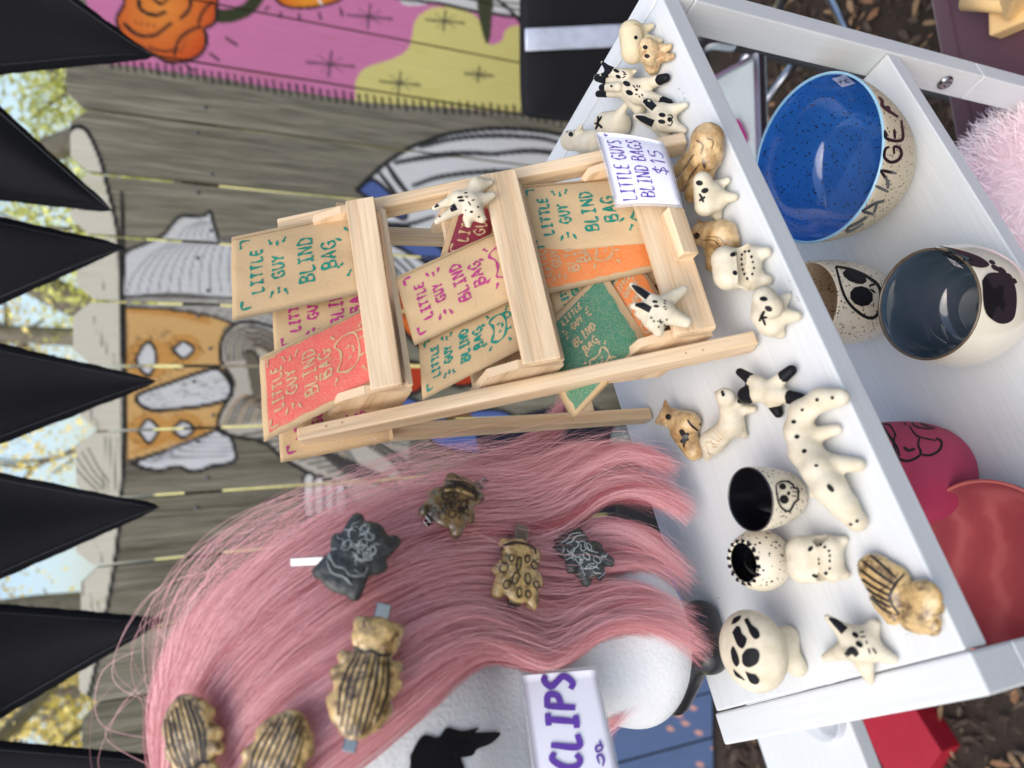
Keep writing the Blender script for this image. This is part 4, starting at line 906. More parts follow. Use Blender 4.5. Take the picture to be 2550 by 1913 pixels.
eyes(t, b, [(1561, 209, 10, 6, 25), (1568, 231, 9.5, 6, 25)]); spots(t, b, [(1585, 224, 4, 3, 30)]); marks(t, b, [([(1576, 213), (1582, 219)], 3), ([(1586, 212), (1587, 218)], 3), ([(1593, 213), (1591, 219)], 3), ([(1582, 235), (1588, 235)], 3), ([(1591, 238), (1594, 243)], 3), ([(1597, 234), (1602, 240)], 3)])
t, b = figure('clay_figure', 'flat cream cat face with two long black ears behind the price card', 'figurine', [[(1645, 285, .012, .010), (1655, 300, .012, .011)], [(1640, 275, .014, .007), (1603, 251, .018, .0042)], [(1636, 305, .013, .008), (1584, 290, .016, .0042)], [(1662, 280, .009, .008), (1707, 262, .004, .0035)], [(1662, 308, .009, .008), (1704, 325, .004, .0038)], [(1645, 312, .009, .009), (1664, 350, .004, .0045)]], m_clay)
eyes(t, b, [(1649, 287, 8.5, 5.5, 10), (1648, 303, 9, 5.5, 10)]); spots(t, b, [(1667, 298, 6, 6, 0)]); marks(t, b, [([(1602, 252), (1614, 256), (1630, 270)], [6, 20, 17]), ([(1584, 290), (1600, 296), (1627, 308)], [5, 15, 19]), ([(1662, 288), (1670, 287), (1674, 294), (1667, 298), (1674, 303), (1670, 312), (1662, 311)], 3)])
t, b = figure('clay_figure', 'plump cream creature with a black star on its back behind the card', 'figurine', [[(1508, 308, .016, .0125), (1540, 308, .013, .0135)], [(1543, 286, .016, .006), (1557, 264, .014, .0045)], [(1552, 320, .006, .007)]], m_clay)
marks(t, b, [([(1490, 290), (1489, 308), (1484, 322)], 6), ([(1499, 290), (1489, 306)], 5), ([(1489, 308), (1500, 319)], 6), ([(1489, 306), (1478, 309)], 4)])
t, b = figure('clay_figure', 'cream snub-nosed creature peering over the far edge beside the card', 'figurine', [[(1420, 350, .020, .0115), (1480, 352, .015, .0125)], [(1470, 370, .010, .006), (1446, 382, .006, .0042)], [(1440, 328, .024, .005), (1447, 314, .026, .0032)], [(1490, 372, .006, .008)], [(1495, 350, .008, .009)]], m_clay)
eyes(t, b, [(1422, 335, 6, 6, 0)]); marks(t, b, [([(1410, 330), (1420, 324), (1432, 326)], 4)])
t, b = figure('clay_figure', 'tiny striped cream figure half hidden behind the pine stand', 'figurine', [[(1396, 414, .006, .005), (1412, 412, .006, .005)]], m_clay, h=.0007)
marks(t, b, [([(1390, 408), (1392, 418)], 3), ([(1398, 405), (1400, 418)], 3), ([(1406, 405), (1408, 416)], 3)])
t, b = figure('clay_figure', 'driftwood-brown clay fist with curled fingers lying by the card', 'figurine', [[(1762, 348, .014, .0150), (1758, 388, .013, .0150)], [(1740, 378, .015, .008), (1690, 424, .009, .0072)], [(1748, 396, .015, .008), (1700, 458, .010, .0075)], [(1762, 405, .014, .008), (1724, 484, .010, .0078)], [(1775, 400, .010, .006), (1768, 440, .008, .005)]], m_tan, k=.0016, rough=.0006)
marks(t, b, [([(1728, 385), (1712, 408), (1702, 424)], 4), ([(1742, 408), (1722, 436), (1712, 452)], 4), ([(1760, 430), (1745, 455)], 3), ([(1735, 350), (1750, 362), (1745, 385)], 5), ([(1760, 345), (1775, 352), (1772, 372)], 3), ([(1750, 395), (1756, 420)], 7)], m_brownclay)
t, b = figure('clay_figure', 'cream creature with a flat skull face and crossed mouth beside the brown fist', 'figurine', [[(1750, 452, .022, .0085), (1756, 512, .017, .0095)], [(1770, 480, .014, .010), (1782, 500, .010, .0095)], [(1775, 470, .010, .007), (1811, 450, .004, .0038)], [(1790, 492, .008, .007), (1828, 491, .004, .0045)], [(1775, 510, .008, .009), (1788, 541, .004, .005)]], m_clay)
eyes(t, b, [(1742, 456, 8.5, 6.5, 10), (1755, 475, 9, 6.5, -15)]); marks(t, b, [([(1742, 482), (1748, 494), (1752, 504)], 6), ([(1756, 490), (1748, 496), (1741, 500)], 6)])
t, b = figure('clay_figure', 'brown clay duck with an upturned crest lying near the toothy monster', 'figurine', [[(1716, 590, .014, .0045), (1742, 584, .014, .0095)], [(1742, 570, .014, .006), (1740, 546, .014, .0012)], [(1755, 584, .011, .011), (1800, 585, .009, .0125), (1815, 605, .008, .010)], [(1780, 610, .007, .010), (1775, 660, .006, .0068)]], m_tan, rough=.0004)
eyes(t, b, [(1736, 587, 7.5, 7.5, 0)], m_blkgloss); marks(t, b, [([(1752, 598), (1780, 600), (1800, 625)], 2.5), ([(1760, 590), (1790, 592), (1812, 618)], 2)], m_brownclay)
t, b = figure('clay_figure', 'cream toothy monster with a wide dotted mouth beside the pine stand', 'figurine', [[(1806, 648, .020, .0120), (1812, 688, .020, .0120)], [(1862, 638, .011, .0105), (1868, 694, .011, .0105)], [(1835, 650, .012, .010), (1838, 690, .012, .010)], [(1880, 634, .006, .007), (1908, 628, .004, .006)], [(1880, 694, .006, .007), (1910, 698, .004, .006)], [(1835, 705, .006, .006)]], m_clay, cuts=[[(1853, 626, .0125, .0046), (1859, 704, .0125, .0046)]])
eyes(t, b, [(1826, 634, 9, 5.5, -20), (1830, 680, 6.5, 5.5, 30)]); spots(t, b, [(1847, 635, 3, 4, 0), (1846, 646, 3, 4, 0), (1847, 659, 3, 4, 0), (1849, 672, 3, 4, 0), (1853, 683, 3, 4, 0), (1855, 627, 4, 3.5, 0), (1865, 626, 3.5, 3.5, 0), (1871, 640, 3.5, 4, 0), (1874, 653, 3, 3, 0), (1877, 668, 3, 3, 0), (1873, 683, 3, 3.5, 0), (1861, 694, 3.5, 4, 0)])
t, b = figure('clay_figure', 'cream skull-faced creature with a crossed mouth beside the stand foot', 'figurine', [[(1903, 742, .020, .0095), (1920, 764, .020, .0095)], [(1902, 785, .017, .0105), (1918, 805, .011, .011)], [(1930, 765, .012, .008), (1962, 738, .004, .004)], [(1935, 788, .010, .009), (1985, 787, .004, .0052)], [(1925, 812, .007, .009), (1942, 831, .004, .0055)], [(1900, 760, .016, .009)]], m_clay)
eyes(t, b, [(1902, 745, 10, 6, 8), (1914, 769, 9.5, 6.5, 25)]); marks(t, b, [([(1904, 774), (1898, 786), (1891, 800)], 7), ([(1894, 784), (1900, 790), (1911, 790)], 6), ([(1899, 792), (1906, 810)], 6)])
t, b = figure('clay_figure', 'cream star-shaped creature with black tips lying between the stand and crocodile', 'figurine', [[(1888, 965, .011, .0088), (1925, 982, .010, .0088)], [(1885, 955, .013, .0064), (1843, 927, .016, .0046)], [(1930, 955, .009, .0064), (1970, 923, .006, .0056)], [(1940, 985, .008, .0066), (1992, 993, .0055, .006)], [(1925, 1000, .007, .0066), (1938, 1029, .0045, .005)], [(1885, 980, .014, .007), (1858, 983, .015, .007)], [(1868, 992, .012, .005), (1840, 1000, .013, .0026)]], m_clay, tips=[(1842, 927, .014, .0125), (1972, 922, .006, .0100), (1994, 994, .005, .0105), (1938, 1029, .004, .0078), (1852, 983, .016, .0085), (1842, 1000, .012, .0055)])
t, b = figure('clay_figure', 'cream squirrel-bird with a crosshatched tail next to the star creature', 'figurine', [[(1808, 990, .020, .0082)], [(1800, 983, .021, .0045), (1776, 977, .022, .0008)], [(1812, 1003, .015, .008), (1824, 1052, .011, .0105)], [(1830, 1020, .009, .006), (1876, 1020, .004, .004)], [(1830, 1060, .008, .007), (1853, 1083, .004, .0042)], [(1818, 1062, .013, .009), (1775, 1100, .012, .0105), (1760, 1138, .009, .0048)], [(1838, 1005, .012, .003), (1846, 996, .012, .001)]], m_clay, k=.0035)
eyes(t, b, [(1799, 977, 3.2, 4.2, 20), (1801, 983, 4.2, 4.5, 0)]); marks(t, b, [([(1758 + 9 * i, 1090 + 5 * abs(i - 2) - 8 * i), (1790 + 5 * i, 1108 - 8 * i + 3 * i)], 1.6) for i in range(4)] + [([(1762 + 12 * i, 1128 - 14 * i), (1776 + 11 * i, 1132 - 20 * i)], 1.6) for i in range(4)] + [([(1756 + 14 * i, 1102 - 6 * i), (1768 + 10 * i, 1136 - 22 * i)], 1.6) for i in range(3)], m_tan2)
t, b = figure('clay_figure', 'brown clay duck with black splats by the stand back leg', 'figurine', [[(1640, 1050, .013, .004), (1662, 1040, .014, .009)], [(1660, 1025, .014, .006), (1656, 996, .014, .0012)], [(1680, 1045, .011, .0105), (1715, 1055, .010, .0115)], [(1700, 1075, .009, .012), (1728, 1122, .007, .0095)]], m_tan, rough=.0004)
eyes(t, b, [(1665, 1039, 7.5, 7, 0)], m_blkgloss); marks(t, b, [([(1712, 1046), (1722, 1060), (1738, 1073)], 5.5), ([(1743, 1054), (1744, 1070), (1738, 1084)], 5.5), ([(1695, 1070), (1702, 1082), (1712, 1098)], 13), ([(1714, 1078), (1704, 1094), (1696, 1102)], 11), ([(1706, 1098), (1702, 1114)], 5)], m_black_line)
t, b = figure('clay_figure', 'long cream crocodile with a row of black dots along its spine', 'figurine', [[(2092, 990, .007, .007), (2045, 994, .010, .0085), (1996, 1028, .012, .0095), (1988, 1072, .013, .0105), (2006, 1124, .013, .012), (2040, 1170, .014, .0125), (2066, 1215, .014, .012), (2100, 1258, .010, .0098), (2133, 1298, .007, .0078)], [(2022, 1085, .009, .007), (2083, 1070, .004, .005)], [(2062, 1155, .009, .008), (2138, 1157, .005, .0062)], [(2045, 1200, .010, .007), (2026, 1230, .007, .0045)], [(2070, 1190, .006, .006), (2092, 1205, .004, .0045)]], m_clay)
spots(t, b, [(2035, 996, 4.5, 4.5, 0), (2073, 991, 4.5, 4.5, 0), (1998, 1021, 4.5, 3.5, -30), (1977, 1051, 6.5, 5, 0), (1985, 1088, 6.5, 5.5, 0), (2003, 1124, 6.5, 5.5, 0), (2033, 1160, 5, 3.5, 0), (2134, 1298, 5, 4, -40), (2119, 1306, 5, 3, 10)]); paint_spot('eye', b, 2068, 1216, 12, 6, 50, m_blk, t)
t, b = figure('clay_figure', 'cream square creature with an open toothy mouth beside the speckled egg pot', 'figurine', [[(1998, 1372, .018, .0118), (2000, 1414, .018, .0118)], [(2032, 1368, .012, .010), (2032, 1418, .012, .010)], [(2062, 1366, .010, .0105), (2066, 1416, .010, .0105)], [(2075, 1362, .006, .006), (2100, 1346, .004, .0045)], [(2075, 1418, .006, .006), (2106, 1431, .004, .0042)]], m_clay, cuts=[[(2047, 1350, .0115, .0042), (2053, 1434, .0115, .0042)]])
eyes(t, b, [(2018, 1367, 8, 5, -40), (2029, 1434, 8, 4, 15)]); spots(t, b, [(2044, 1356, 3.5, 3.5, 0), (2054, 1363, 4, 3.5, 0), (2064, 1372, 3.5, 3.5, 0), (2066, 1384, 3, 3.5, 0), (2066, 1397, 3, 4, 0), (2066, 1416, 3, 3.5, 0), (2039, 1393, 2.5, 3.5, 0), (2040, 1404, 2.5, 4, 0), (2057, 1428, 5, 4.5, 0)])
t, b = figure('clay_figure', 'cream star-shaped cat with black ears near the shelf end', 'figurine', [[(2130, 1595, .013, .0105), (2150, 1610, .012, .011)], [(2110, 1580, .016, .007), (2060, 1537, .024, .0028)], [(2160, 1585, .009, .008), (2176, 1556, .005, .0055)], [(2165, 1615, .009, .008), (2222, 1641, .0045, .0048)], [(2145, 1630, .009, .009), (2166, 1694, .004, .004)], [(2115, 1615, .011, .008), (2056, 1637, .005, .004)], [(2122, 1622, .018, .007), (2110, 1626, .022, .003)]], m_clay)
eyes(t, b, [(2130, 1582, 9.5, 6, 35), (2140, 1605, 10, 6.5, 35)]); marks(t, b, [([(2064, 1540), (2080, 1550), (2104, 1572)], [4, 16, 22]), ([(2107, 1632), (2122, 1620), (2136, 1632)], [10, 20, 12]), ([(2140, 1576), (2152, 1574)], 3.5), ([(2142, 1587), (2156, 1586)], 3.5), ([(2157, 1597), (2159, 1604)], 4), ([(2162, 1615), (2166, 1628)], 4), ([(2172, 1614), (2182, 1628)], 4.5)])
# the two rabbits on the stand
def onst(depth): return lambda x, y, z, d=depth: atp(x, y, st(0, d[0], d[1]), d[2]) - d[2] * 0 + (unit(EYE - atp(x, y, st(0, d[0], d[1]), d[2])) * z)
pl_low = (ly - .004, lz + .012, lean(0, 0, 30)[1]); pl_mid = (my - .002, mz + .008, lean(0, 0, 30)[1])
t, b = figure('clay_figure', 'cream rabbit with black ears perched on the bottom tray front', 'figurine', [[(1632, 765, .004, .0095), (1650, 775, .004, .0095)], [(1618, 745, .006, .0055), (1573, 709, .006, .003)], [(1620, 770, .006, .006), (1578, 762, .006, .0038)], [(1660, 752, .003, .007), (1702, 721, .002, .0045)], [(1665, 785, .003, .008), (1708, 802, .002, .0062)], [(1630, 800, .002, .0095), (1640, 825, .0, .006)], [(1605, 788, .002, .005), (1588, 782, .001, .003)]], m_clay, place=onst(pl_low))
eyes(t, b, [(1631, 752, 7, 3.2, 5), (1634, 763, 7, 3.2, 5)]); marks(t, b, [([(1574, 711), (1590, 722), (1614, 740)], [4, 15, 18]), ([(1582, 760), (1600, 762), (1620, 772)], [6, 16, 16]), ([(1653, 748), (1658, 752)], 3), ([(1652, 756), (1658, 757)], 3), ([(1651, 766), (1658, 763)], 3), ([(1655, 772), (1661, 768)], 3), ([(1636, 800), (1652, 802)], 3), ([(1643, 794), (1646, 808)], 3)]); spots(t, b, [(1628, 800, 2.5, 2.5, 0), (1660, 796, 2.5, 2.5, 0), (1655, 810, 2.5, 2.5, 0), (1622, 792, 3, 2.5, 0), (1640, 814, 2.5, 2.5, 0)])
t, b = figure('clay_figure', 'cream rabbit with black ears clinging to the middle tray end', 'figurine', [[(1150, 498, .004, .0085), (1172, 508, .004, .009)], [(1138, 494, .005, .0062), (1082, 518, .005, .0030)], [(1140, 520, .005, .0062), (1088, 552, .005, .0034)], [(1175, 488, .003, .008), (1190, 462, .002, .0075), (1222, 455, .001, .003)], [(1185, 505, .004, .008), (1228, 486, .003, .0035)], [(1185, 530, .003, .0085), (1200, 545, .001, .005)], [(1165, 545, .003, .005), (1166, 560, .002, .0036)]], m_clay, place=onst(pl_mid))
eyes(t, b, [(1146, 492, 8, 3, -5), (1149, 500, 8, 3, -5)]); marks(t, b, [([(1082, 517), (1100, 505), (1126, 492)], [3, 13, 18]), ([(1094, 541), (1110, 528), (1136, 515)], [3, 13, 16]), ([(1156, 482), (1164, 480)], 3), ([(1158, 490), (1166, 492)], 3), ([(1166, 502), (1172, 512)], 3), ([(1174, 500), (1182, 498)], 3)]); spots(t, b, [(1174, 528, 4, 3, 0), (1190, 516, 2.5, 2.5, 0), (1160, 524, 2, 2, 0), (1192, 540, 3, 2.5, 0)])
# beetle brooch and mushroom
t, b = figure('clay_beetle', 'tan clay beetle with black striped wings lying at the shelf front corner', 'figurine', [[(2165, 1425, .006, .0125), (2205, 1480, .006, .0135)], [(2230, 1445, .004, .009), (2180, 1410, .004, .008)], [(2185, 1490, .003, .009), (2215, 1530, .003, .008)], [(2258, 1490, .006, .0105), (2292, 1492, .006, .0115), (2285, 1520, .006, .0115)], [(2262, 1545, .004, .009), (2310, 1555, .004, .008)], [(2315, 1520, .004, .006), (2332, 1515, .003, .005)]], m_beetle, k=.0022, rough=.0008, group=None, flat=.62)
marks(t, b, [([(2138 + a, 1392 + c), (2175 + a * .8, 1420 + c), (2222 + a * .4 - c * .12, 1452 + c * .8)], 6) for a, c in ((24, -14), (8, 4), (-2, 22), (-4, 40), (2, 58), (14, 76), (30, 96))] + [([(2252, 1430), (2230, 1456), (2216, 1492), (2240, 1532)], 7)], m_black_line)
mc = atz(1868, 1622, TOP + .034)
MPR = [(mc - [0, 0, .002], (.0225, .0225, .0145)), (mc - [0, 0, .006], .0075, mc * [1, 1, 0] + [0, 0, TOP + .010], .0085), (mc * [1, 1, 0] + [0, 0, TOP + .012], .008, atz(1962, 1585, TOP + .005), .0062), (mc * [1, 1, 0] + [0, 0, TOP + .012], .008, atz(1985, 1660, TOP + .004), .0058)]
lo, hi = bounds(MPR); lo[2] = TOP; fld = field(MPR, .0035); ff = lambda P: -smin(-fld(P), -(TOP + .0003 - P[:, 2]), .0005)
V, F = surfnet(ff, lo, hi, .0010); V = relax(V, F, 2)
t = thing('clay_mushroom', 'cream clay mushroom with large black spots on its cap', 'figurine', (mc[0], mc[1], TOP), LG); b = mesh('body', V, F, m_clay, t)
for q in ([(1822, 1555), (1828, 1540), (1845, 1534), (1842, 1545), (1830, 1554)], [(1853, 1545), (1862, 1540), (1872, 1556), (1888, 1570), (1892, 1586), (1880, 1592), (1868, 1578), (1862, 1562)], [(1824, 1575), (1835, 1560), (1844, 1564), (1848, 1578), (1860, 1592), (1852, 1614), (1838, 1608)], [(1820, 1620), (1826, 1610), (1836, 1626), (1842, 1650), (1834, 1660), (1824, 1644)], [(1848, 1632), (1860, 1617), (1882, 1616), (1892, 1630), (1886, 1652), (1864, 1662), (1850, 1652)], [(1826, 1666), (1838, 1676), (1856, 1694), (1846, 1690), (1832, 1682)], [(1856, 1672), (1872, 1678), (1882, 1680), (1892, 1694), (1884, 1704), (1868, 1698)]):
    paint_spot('painted_spot', b, 0, 0, 0, 0, 0, m_blk, t, shape=q)
# ------------------------------------------------------------------ pots
def pot(name, label, cat, rimpx, z0, H, R, prof, mats, mi, wob=.0, group=None, n=72):
    c = atz(rimpx[0], rimpx[1], z0 + H); c = np.array([c[0], c[1], z0])
    t = thing(name, label, cat, c, group); b = lathe('vessel', c, [(r * R, z * H) for r, z in prof], mats, t, n, mi, wob); return t, b, c
def vessel(out, wall, inn):
    """outer profile upward, rounded lip, inner profile downward; face groups: 0 outside, 1 lip, 2 inside"""
    lip = out[-1]; P = [(0.0001, .0)] + out; mi = [0] * len(out)
    P += [(lip[0] - wall * .25, lip[1] + .018), (lip[0] - wall * .75, lip[1] + .018), (lip[0] - wall, lip[1] - .005)]; mi += [1, 1, 1]
    P += inn; mi += [2] * len(inn); return P, mi
def smoothprof(P, n): return [tuple(q) for q in spline(P, n)]
# tea bowl with a skull
o_ = smoothprof([(.40, .0), (.60, .05), (.80, .25), (.95, .6), (1.0, .98)], 14); i_ = smoothprof([(.92, .9), (.88, .6), (.7, .28), (.4, .12), (.001, .1)], 12)
P_, mi_ = vessel(o_, .05, i_); t, b, c = pot('tea_bowl', 'small cream speckled bowl with black inside and a skull drawing', 'bowl', (1866, 1244), TOP, .035, .0180, P_, [m_stone2, m_blkgloss, m_blkgloss], mi_, .006)
SK = [([(1932, 1208), (1944, 1200), (1960, 1200), (1974, 1208), (1976, 1216), (1986, 1218), (1986, 1244), (1978, 1252), (1966, 1272), (1952, 1270), (1940, 1256), (1934, 1232), (1932, 1208)], 5)]
marks(t, b, SK, nm='skull_outline'); spots(t, b, [(1948, 1212, 9, 8, 20), (1952, 1244, 12, 11, 30), (1963, 1229, 4, 5, 0)], nm='skull_eye'); marks(t, b, [([(1972, 1216), (1984, 1217)], 2.5), ([(1972, 1225), (1984, 1226)], 2.5), ([(1970, 1235), (1983, 1236)], 2.5)], nm='skull_teeth')
# egg pot
ec = atz(1896, 1394, TOP + .0165); ec = np.array([ec[0], ec[1], TOP]); t = thing('egg_pot', 'round white speckled egg-shaped pot with a black-dotted mouth', 'pot', ec)
R = .0178; pr = [(.0001, 0)] + [(R * math.sin(a), R * .98 - R * .98 * math.cos(a)) for a in np.linspace(.45, 2.45, 22)]; pr2 = [(R * .93 * math.sin(a), R * .98 - R * .9 * math.cos(a)) for a in np.linspace(2.42, .3, 16)] + [(.0001, R * .12)]
b = lathe('vessel', ec, pr + pr2, [m_stone2, m_blkgloss], t, 56, [0] * len(pr) + [1] * len(pr2))
for k in range(16):
    a = 2 * math.pi * k / 16; aa = 2.40; p = ec + [R * math.sin(aa) * math.cos(a), R * math.sin(aa) * math.sin(a), R * .98 - R * .98 * math.cos(aa)]
    V, F, _ = boxverts(p, (1, 0, 0), (0, 1, 0), (0, 0, 1), .0011, .0011, .0008, .0005); mesh('rim_dot', V, F, m_blk, t)
# pots on the lower shelf
PG = 'pottery on the lower shelf'
o_ = smoothprof([(.55, .0), (.66, .06), (.84, .35), (.95, .68), (1.0, .98)], 16); i_ = smoothprof([(.955, .9), (.90, .62), (.74, .30), (.60, .17), (.3, .10), (.001, .09)], 16)
P_, mi_ = vessel(o_, .035, i_); tb, bb, cb = pot('serving_bowl', 'large bowl with glossy blue speckled inside and DANGER lettered around the rim', 'bowl', (2024, 398), LOW, .072, .0690, P_, [m_stone, m_bluerim, m_blue], mi_, .012, PG, 96)
BL = [([(2187, 241), (2196, 252), (2196, 262), (2206, 272), (2236, 292)], 9), ([(2187, 241), (2192, 270), (2200, 300)], 9) if False else ([(2200, 270), (2212, 268), (2214, 282)], 7),
      ([(2203, 325), (2208, 346), (2246, 348), (2244, 300)], 8), ([(2206, 330), (2204, 344)], 9), ([(2226, 322), (2228, 346)], 7),
      ([(2214, 366), (2204, 372), (2202, 392), (2216, 404), (2234, 400), (2244, 386), (2240, 370), (2226, 366), (2226, 384)], 8),
      ([(2192, 424), (2232, 432)], 8), ([(2192, 426), (2210, 452), (2210, 470)], 8), ([(2178, 462), (2212, 478)], 8),
      ([(2202, 500), (2176, 508), (2146, 526)], 8), ([(2146, 526), (2176, 534)], 8), ([(2184, 506), (2176, 530)], 7),
      ([(2158, 540), (2140, 552), (2112, 566)], 8), ([(2112, 566), (2108, 576), (2124, 572), (2150, 556)], 7)]
marks(tb, bb, BL, m_blkgloss, 'lettering')
# price sticker inside the blue bowl
def sticker(t, b, quad, pen):
    n = 7; V, F = [], []
    Q = np.array(quad, float)
    for j in range(n):
        for i in range(n):
            u, v = i / (n - 1), j / (n - 1); q = (Q[0] * (1 - u) + Q[1] * u) * (1 - v) + (Q[3] * (1 - u) + Q[2] * u) * v; V.append(on(b, *q, .0006))
    if any(v is None for v in V): return
    F = [[j * n + i, j * n + i + 1, (j + 1) * n + i + 1, (j + 1) * n + i] for j in range(n - 1) for i in range(n - 1)]; s = mesh('price_sticker', V, F, m_paper, t); paint_lines('price', b, pen, m_darkwall, s, .0010)
sticker(tb, bb, [(2072, 194), (2104, 184), (2132, 206), (2098, 216)], [([(2086, 204), (2098, 200)], 1.6), ([(2092, 195), (2096, 208)], 1.6), ([(2100, 199), (2108, 197), (2106, 206)], 1.6), ([(2112, 195), (2106, 197), (2112, 203), (2118, 200)], 1.6)])
# beige cup with an alien face
o_ = smoothprof([(.70, .0), (.86, .08), (1.0, .4), (1.0, .75), (.94, .98)], 14); i_ = smoothprof([(.88, .9), (.92, .6), (.88, .3), (.6, .12), (.001, .1)], 12)
P_, mi_ = vessel(o_, .05, i_); t, b, c = pot('drinking_cup', 'beige speckled cup with a black-eyed alien face behind the shelf edge', 'cup', (2006, 752), LOW, .078, .036, P_, [m_creamspeck, m_beige, m_beige], mi_, .006, PG)
marks(t, b, [([(2081, 664), (2120, 672), (2160, 690), (2190, 718), (2190, 770), (2172, 792), (2140, 780), (2104, 740), (2081, 664)], 8)], nm='face_outline'); spots(t, b, [(2128, 690, 32, 15, 22), (2145, 738, 30, 25, 20)], nm='alien_eye'); marks(t, b, [([(2164, 712), (2178, 708)], 6), ([(2166, 720), (2180, 730)], 5)], nm='alien_nose')
# skull mug
o_ = smoothprof([(.55, .0), (.85, .06), (1.06, .30), (1.12, .55), (1.06, .82), (1.0, .98)], 18); i_ = smoothprof([(.95, .9), (1.02, .62), (.98, .35), (.7, .14), (.001, .1)], 14)
P_, mi_ = vessel(o_, .05, i_); t, b, c = pot('skull_mug', 'ivory mug with slate blue inside and glossy black skull eye sockets', 'mug', (2305, 758), LOW, .074, .0400, P_, [m_ivory, m_brownrim, m_slate], mi_, .004, PG)
for q in ([(2444, 700), (2460, 682), (2490, 682), (2520, 700), (2530, 740), (2524, 790), (2500, 806), (2472, 798), (2450, 770)], [(2322, 612), (2380, 622), (2436, 640), (2462, 660), (2440, 668), (2390, 654), (2344, 632)]): paint_spot('eye_socket', b, 0, 0, 0, 0, 0, m_blkgloss, t, shape=q, lift=.0006)
spots(t, b, [(2478, 668, 12, 6, 30), (2494, 676, 14, 8, 40), (2510, 690, 12, 8, 40), (2524, 700, 9, 6, 40), (2470, 654, 9, 5, 30)], m_blkgloss, 'nose_hole')
sticker(t, b, [(2352, 634), (2372, 642), (2400, 668), (2376, 660)], [([(2368, 648), (2374, 654)], 1.6), ([(2378, 650), (2384, 656), (2380, 660)], 1.6)])
# magenta cup with a line drawing
o_ = smoothprof([(.62, .0), (.86, .05), (1.0, .25), (1.0, .6), (.96, .98)], 14); i_ = smoothprof([(.9, .9), (.94, .6), (.85, .2), (.4, .1), (.001, .1)], 12)
P_, mi_ = vessel(o_, .06, i_); t, b, c = pot('drinking_cup', 'matte magenta cup with black looping line drawing below the shelf edge', 'cup', proj(atz(2150, 1190, LOW + .09) + [0, 0, .05]), LOW, .140, .0405, P_, [m_magenta, m_magenta, m_magenta], mi_, .004, PG)
marks(t, b, [([(2180, 1015), (2200, 1012), (2224, 1020), (2240, 1040), (2256, 1058)], 6), ([(2180, 1015), (2190, 1045), (2210, 1080), (2232, 1112), (2240, 1136)], 6), ([(2240, 1040), (2262, 1040), (2300, 1058), (2328, 1068)], 5), ([(2262, 1040), (2280, 1062), (2318, 1070)], 4), ([(2246, 1026), (2290, 1036), (2330, 1062)], 4), ([(2228, 1080), (2226, 1110), (2236, 1140), (2262, 1148), (2292, 1132), (2286, 1108), (2290, 1090)], 6), ([(2292, 1132), (2316, 1134), (2340, 1120), (2344, 1100), (2330, 1092)], 6), ([(2250, 1114), (2262, 1122), (2278, 1118)], 7), ([(2200, 1056), (2216, 1060), (2232, 1086)], 4), ([(2264, 1060), (2284, 1086), (2330, 1098)], 4)], m_blk, 'line_drawing')
# coral bowl
o_ = smoothprof([(.5, .0), (.62, .06), (.82, .4), (.95, .75), (1.0, .98)], 14); i_ = smoothprof([(.95, .9), (.9, .7), (.74, .36), (.5, .2), (.001, .16)], 14)
P_, mi_ = vessel(o_, .04, i_); t, b, c = pot('serving_bowl', 'wide charcoal bowl with coral red swirled inside at the shelf front', 'bowl', (2470, 1420), LOW, .052, .062, P_, [m_darkwall, m_coralrim, m_redglaze], mi_, .006, PG, 96)
# ------------------------------------------------------------------ foam head on a table clamp, with the pink wig
HB = np.array([-.190, .425, TOP + .026])           # centre of the neck's foot
HA = unit([-.93, -.36, 0]); HL = np.array([-HA[1], HA[0], 0])   # the way the face looks, and sideways
def hd(a, l, z): return HB + HA * a + HL * l + UP * z
AX = np.array([HA, HL, UP])
HP = [(HB + [.022, .004, .024], (.058, .056, .028), AX), (HB + [.020, .004, .035], .047, hd(-.012, 0, .12), .047), (hd(-.012, 0, .205), (.094, .078, .084), AX), (hd(.030, 0, .165), .056, hd(.052, 0, .118), .036), (hd(.088, 0, .178), .010, hd(.100, 0, .158), .012)]
_hf = field(HP, .022)
hf = lambda P: -smin(-_hf(P), -(HB[2] - P[:, 2]), .012)
lo, hi = bounds(HP); lo[2] = HB[2]
V, F = surfnet(hf, lo, hi, .0028); V = relax(V, F, 1)
head = thing('foam_head', 'white foam wig head with its neck beside the shelf end', 'mannequin head', HB); hb = mesh('foam_body', V, F, m_foam, head)
for q in ([(1020, 1880), (1050, 1832), (1090, 1836), (1110, 1812), (1150, 1820), (1190, 1812), (1180, 1824), (1242, 1824), (1222, 1850), (1185, 1866), (1172, 1882), (1112, 1893), (1150, 1918), (1160, 1960), (1030, 1960)],): 
    r_ = paint_spot('painted_mark', hb, 0, 0, 0, 0, 0, m_blk, head, shape=q, lift=.0008)
# clamp under the neck
clamp = thing('table_clamp', 'black plastic clamp holding the foam head at the shelf edge', 'clamp', sp(.03, SDEP - .02, TOP))
kc = atz(1760, 1580, TOP + .012)
V, F = surfnet(field([(kc - E1 * .012 + E2 * .004, .0125, kc + E1 * .010 + E2 * .002, .0125), (kc + E2 * .012 - E1 * .005, .012, kc + E2 * .05 - E1 * .03 + UP * .004, .012)], .006), kc - .09, kc + .09, .0014); mesh('jaw', V, F, m_black_plastic, clamp)
tube('peg', [HB + UP * -.02, HB + UP * .03], .012, m_black_plastic, clamp, 16); bar('arm', kc + E2 * .03 - E1 * .02, HB - UP * .016, UP, .02, .016, m_black_plastic, clamp, .003)
bar('lower_jaw', sp(.055, SDEP + .006, TOP - .055), sp(.055, SDEP + .006, TOP + .004), E1, .02, .008, m_black_plastic, clamp, .002)
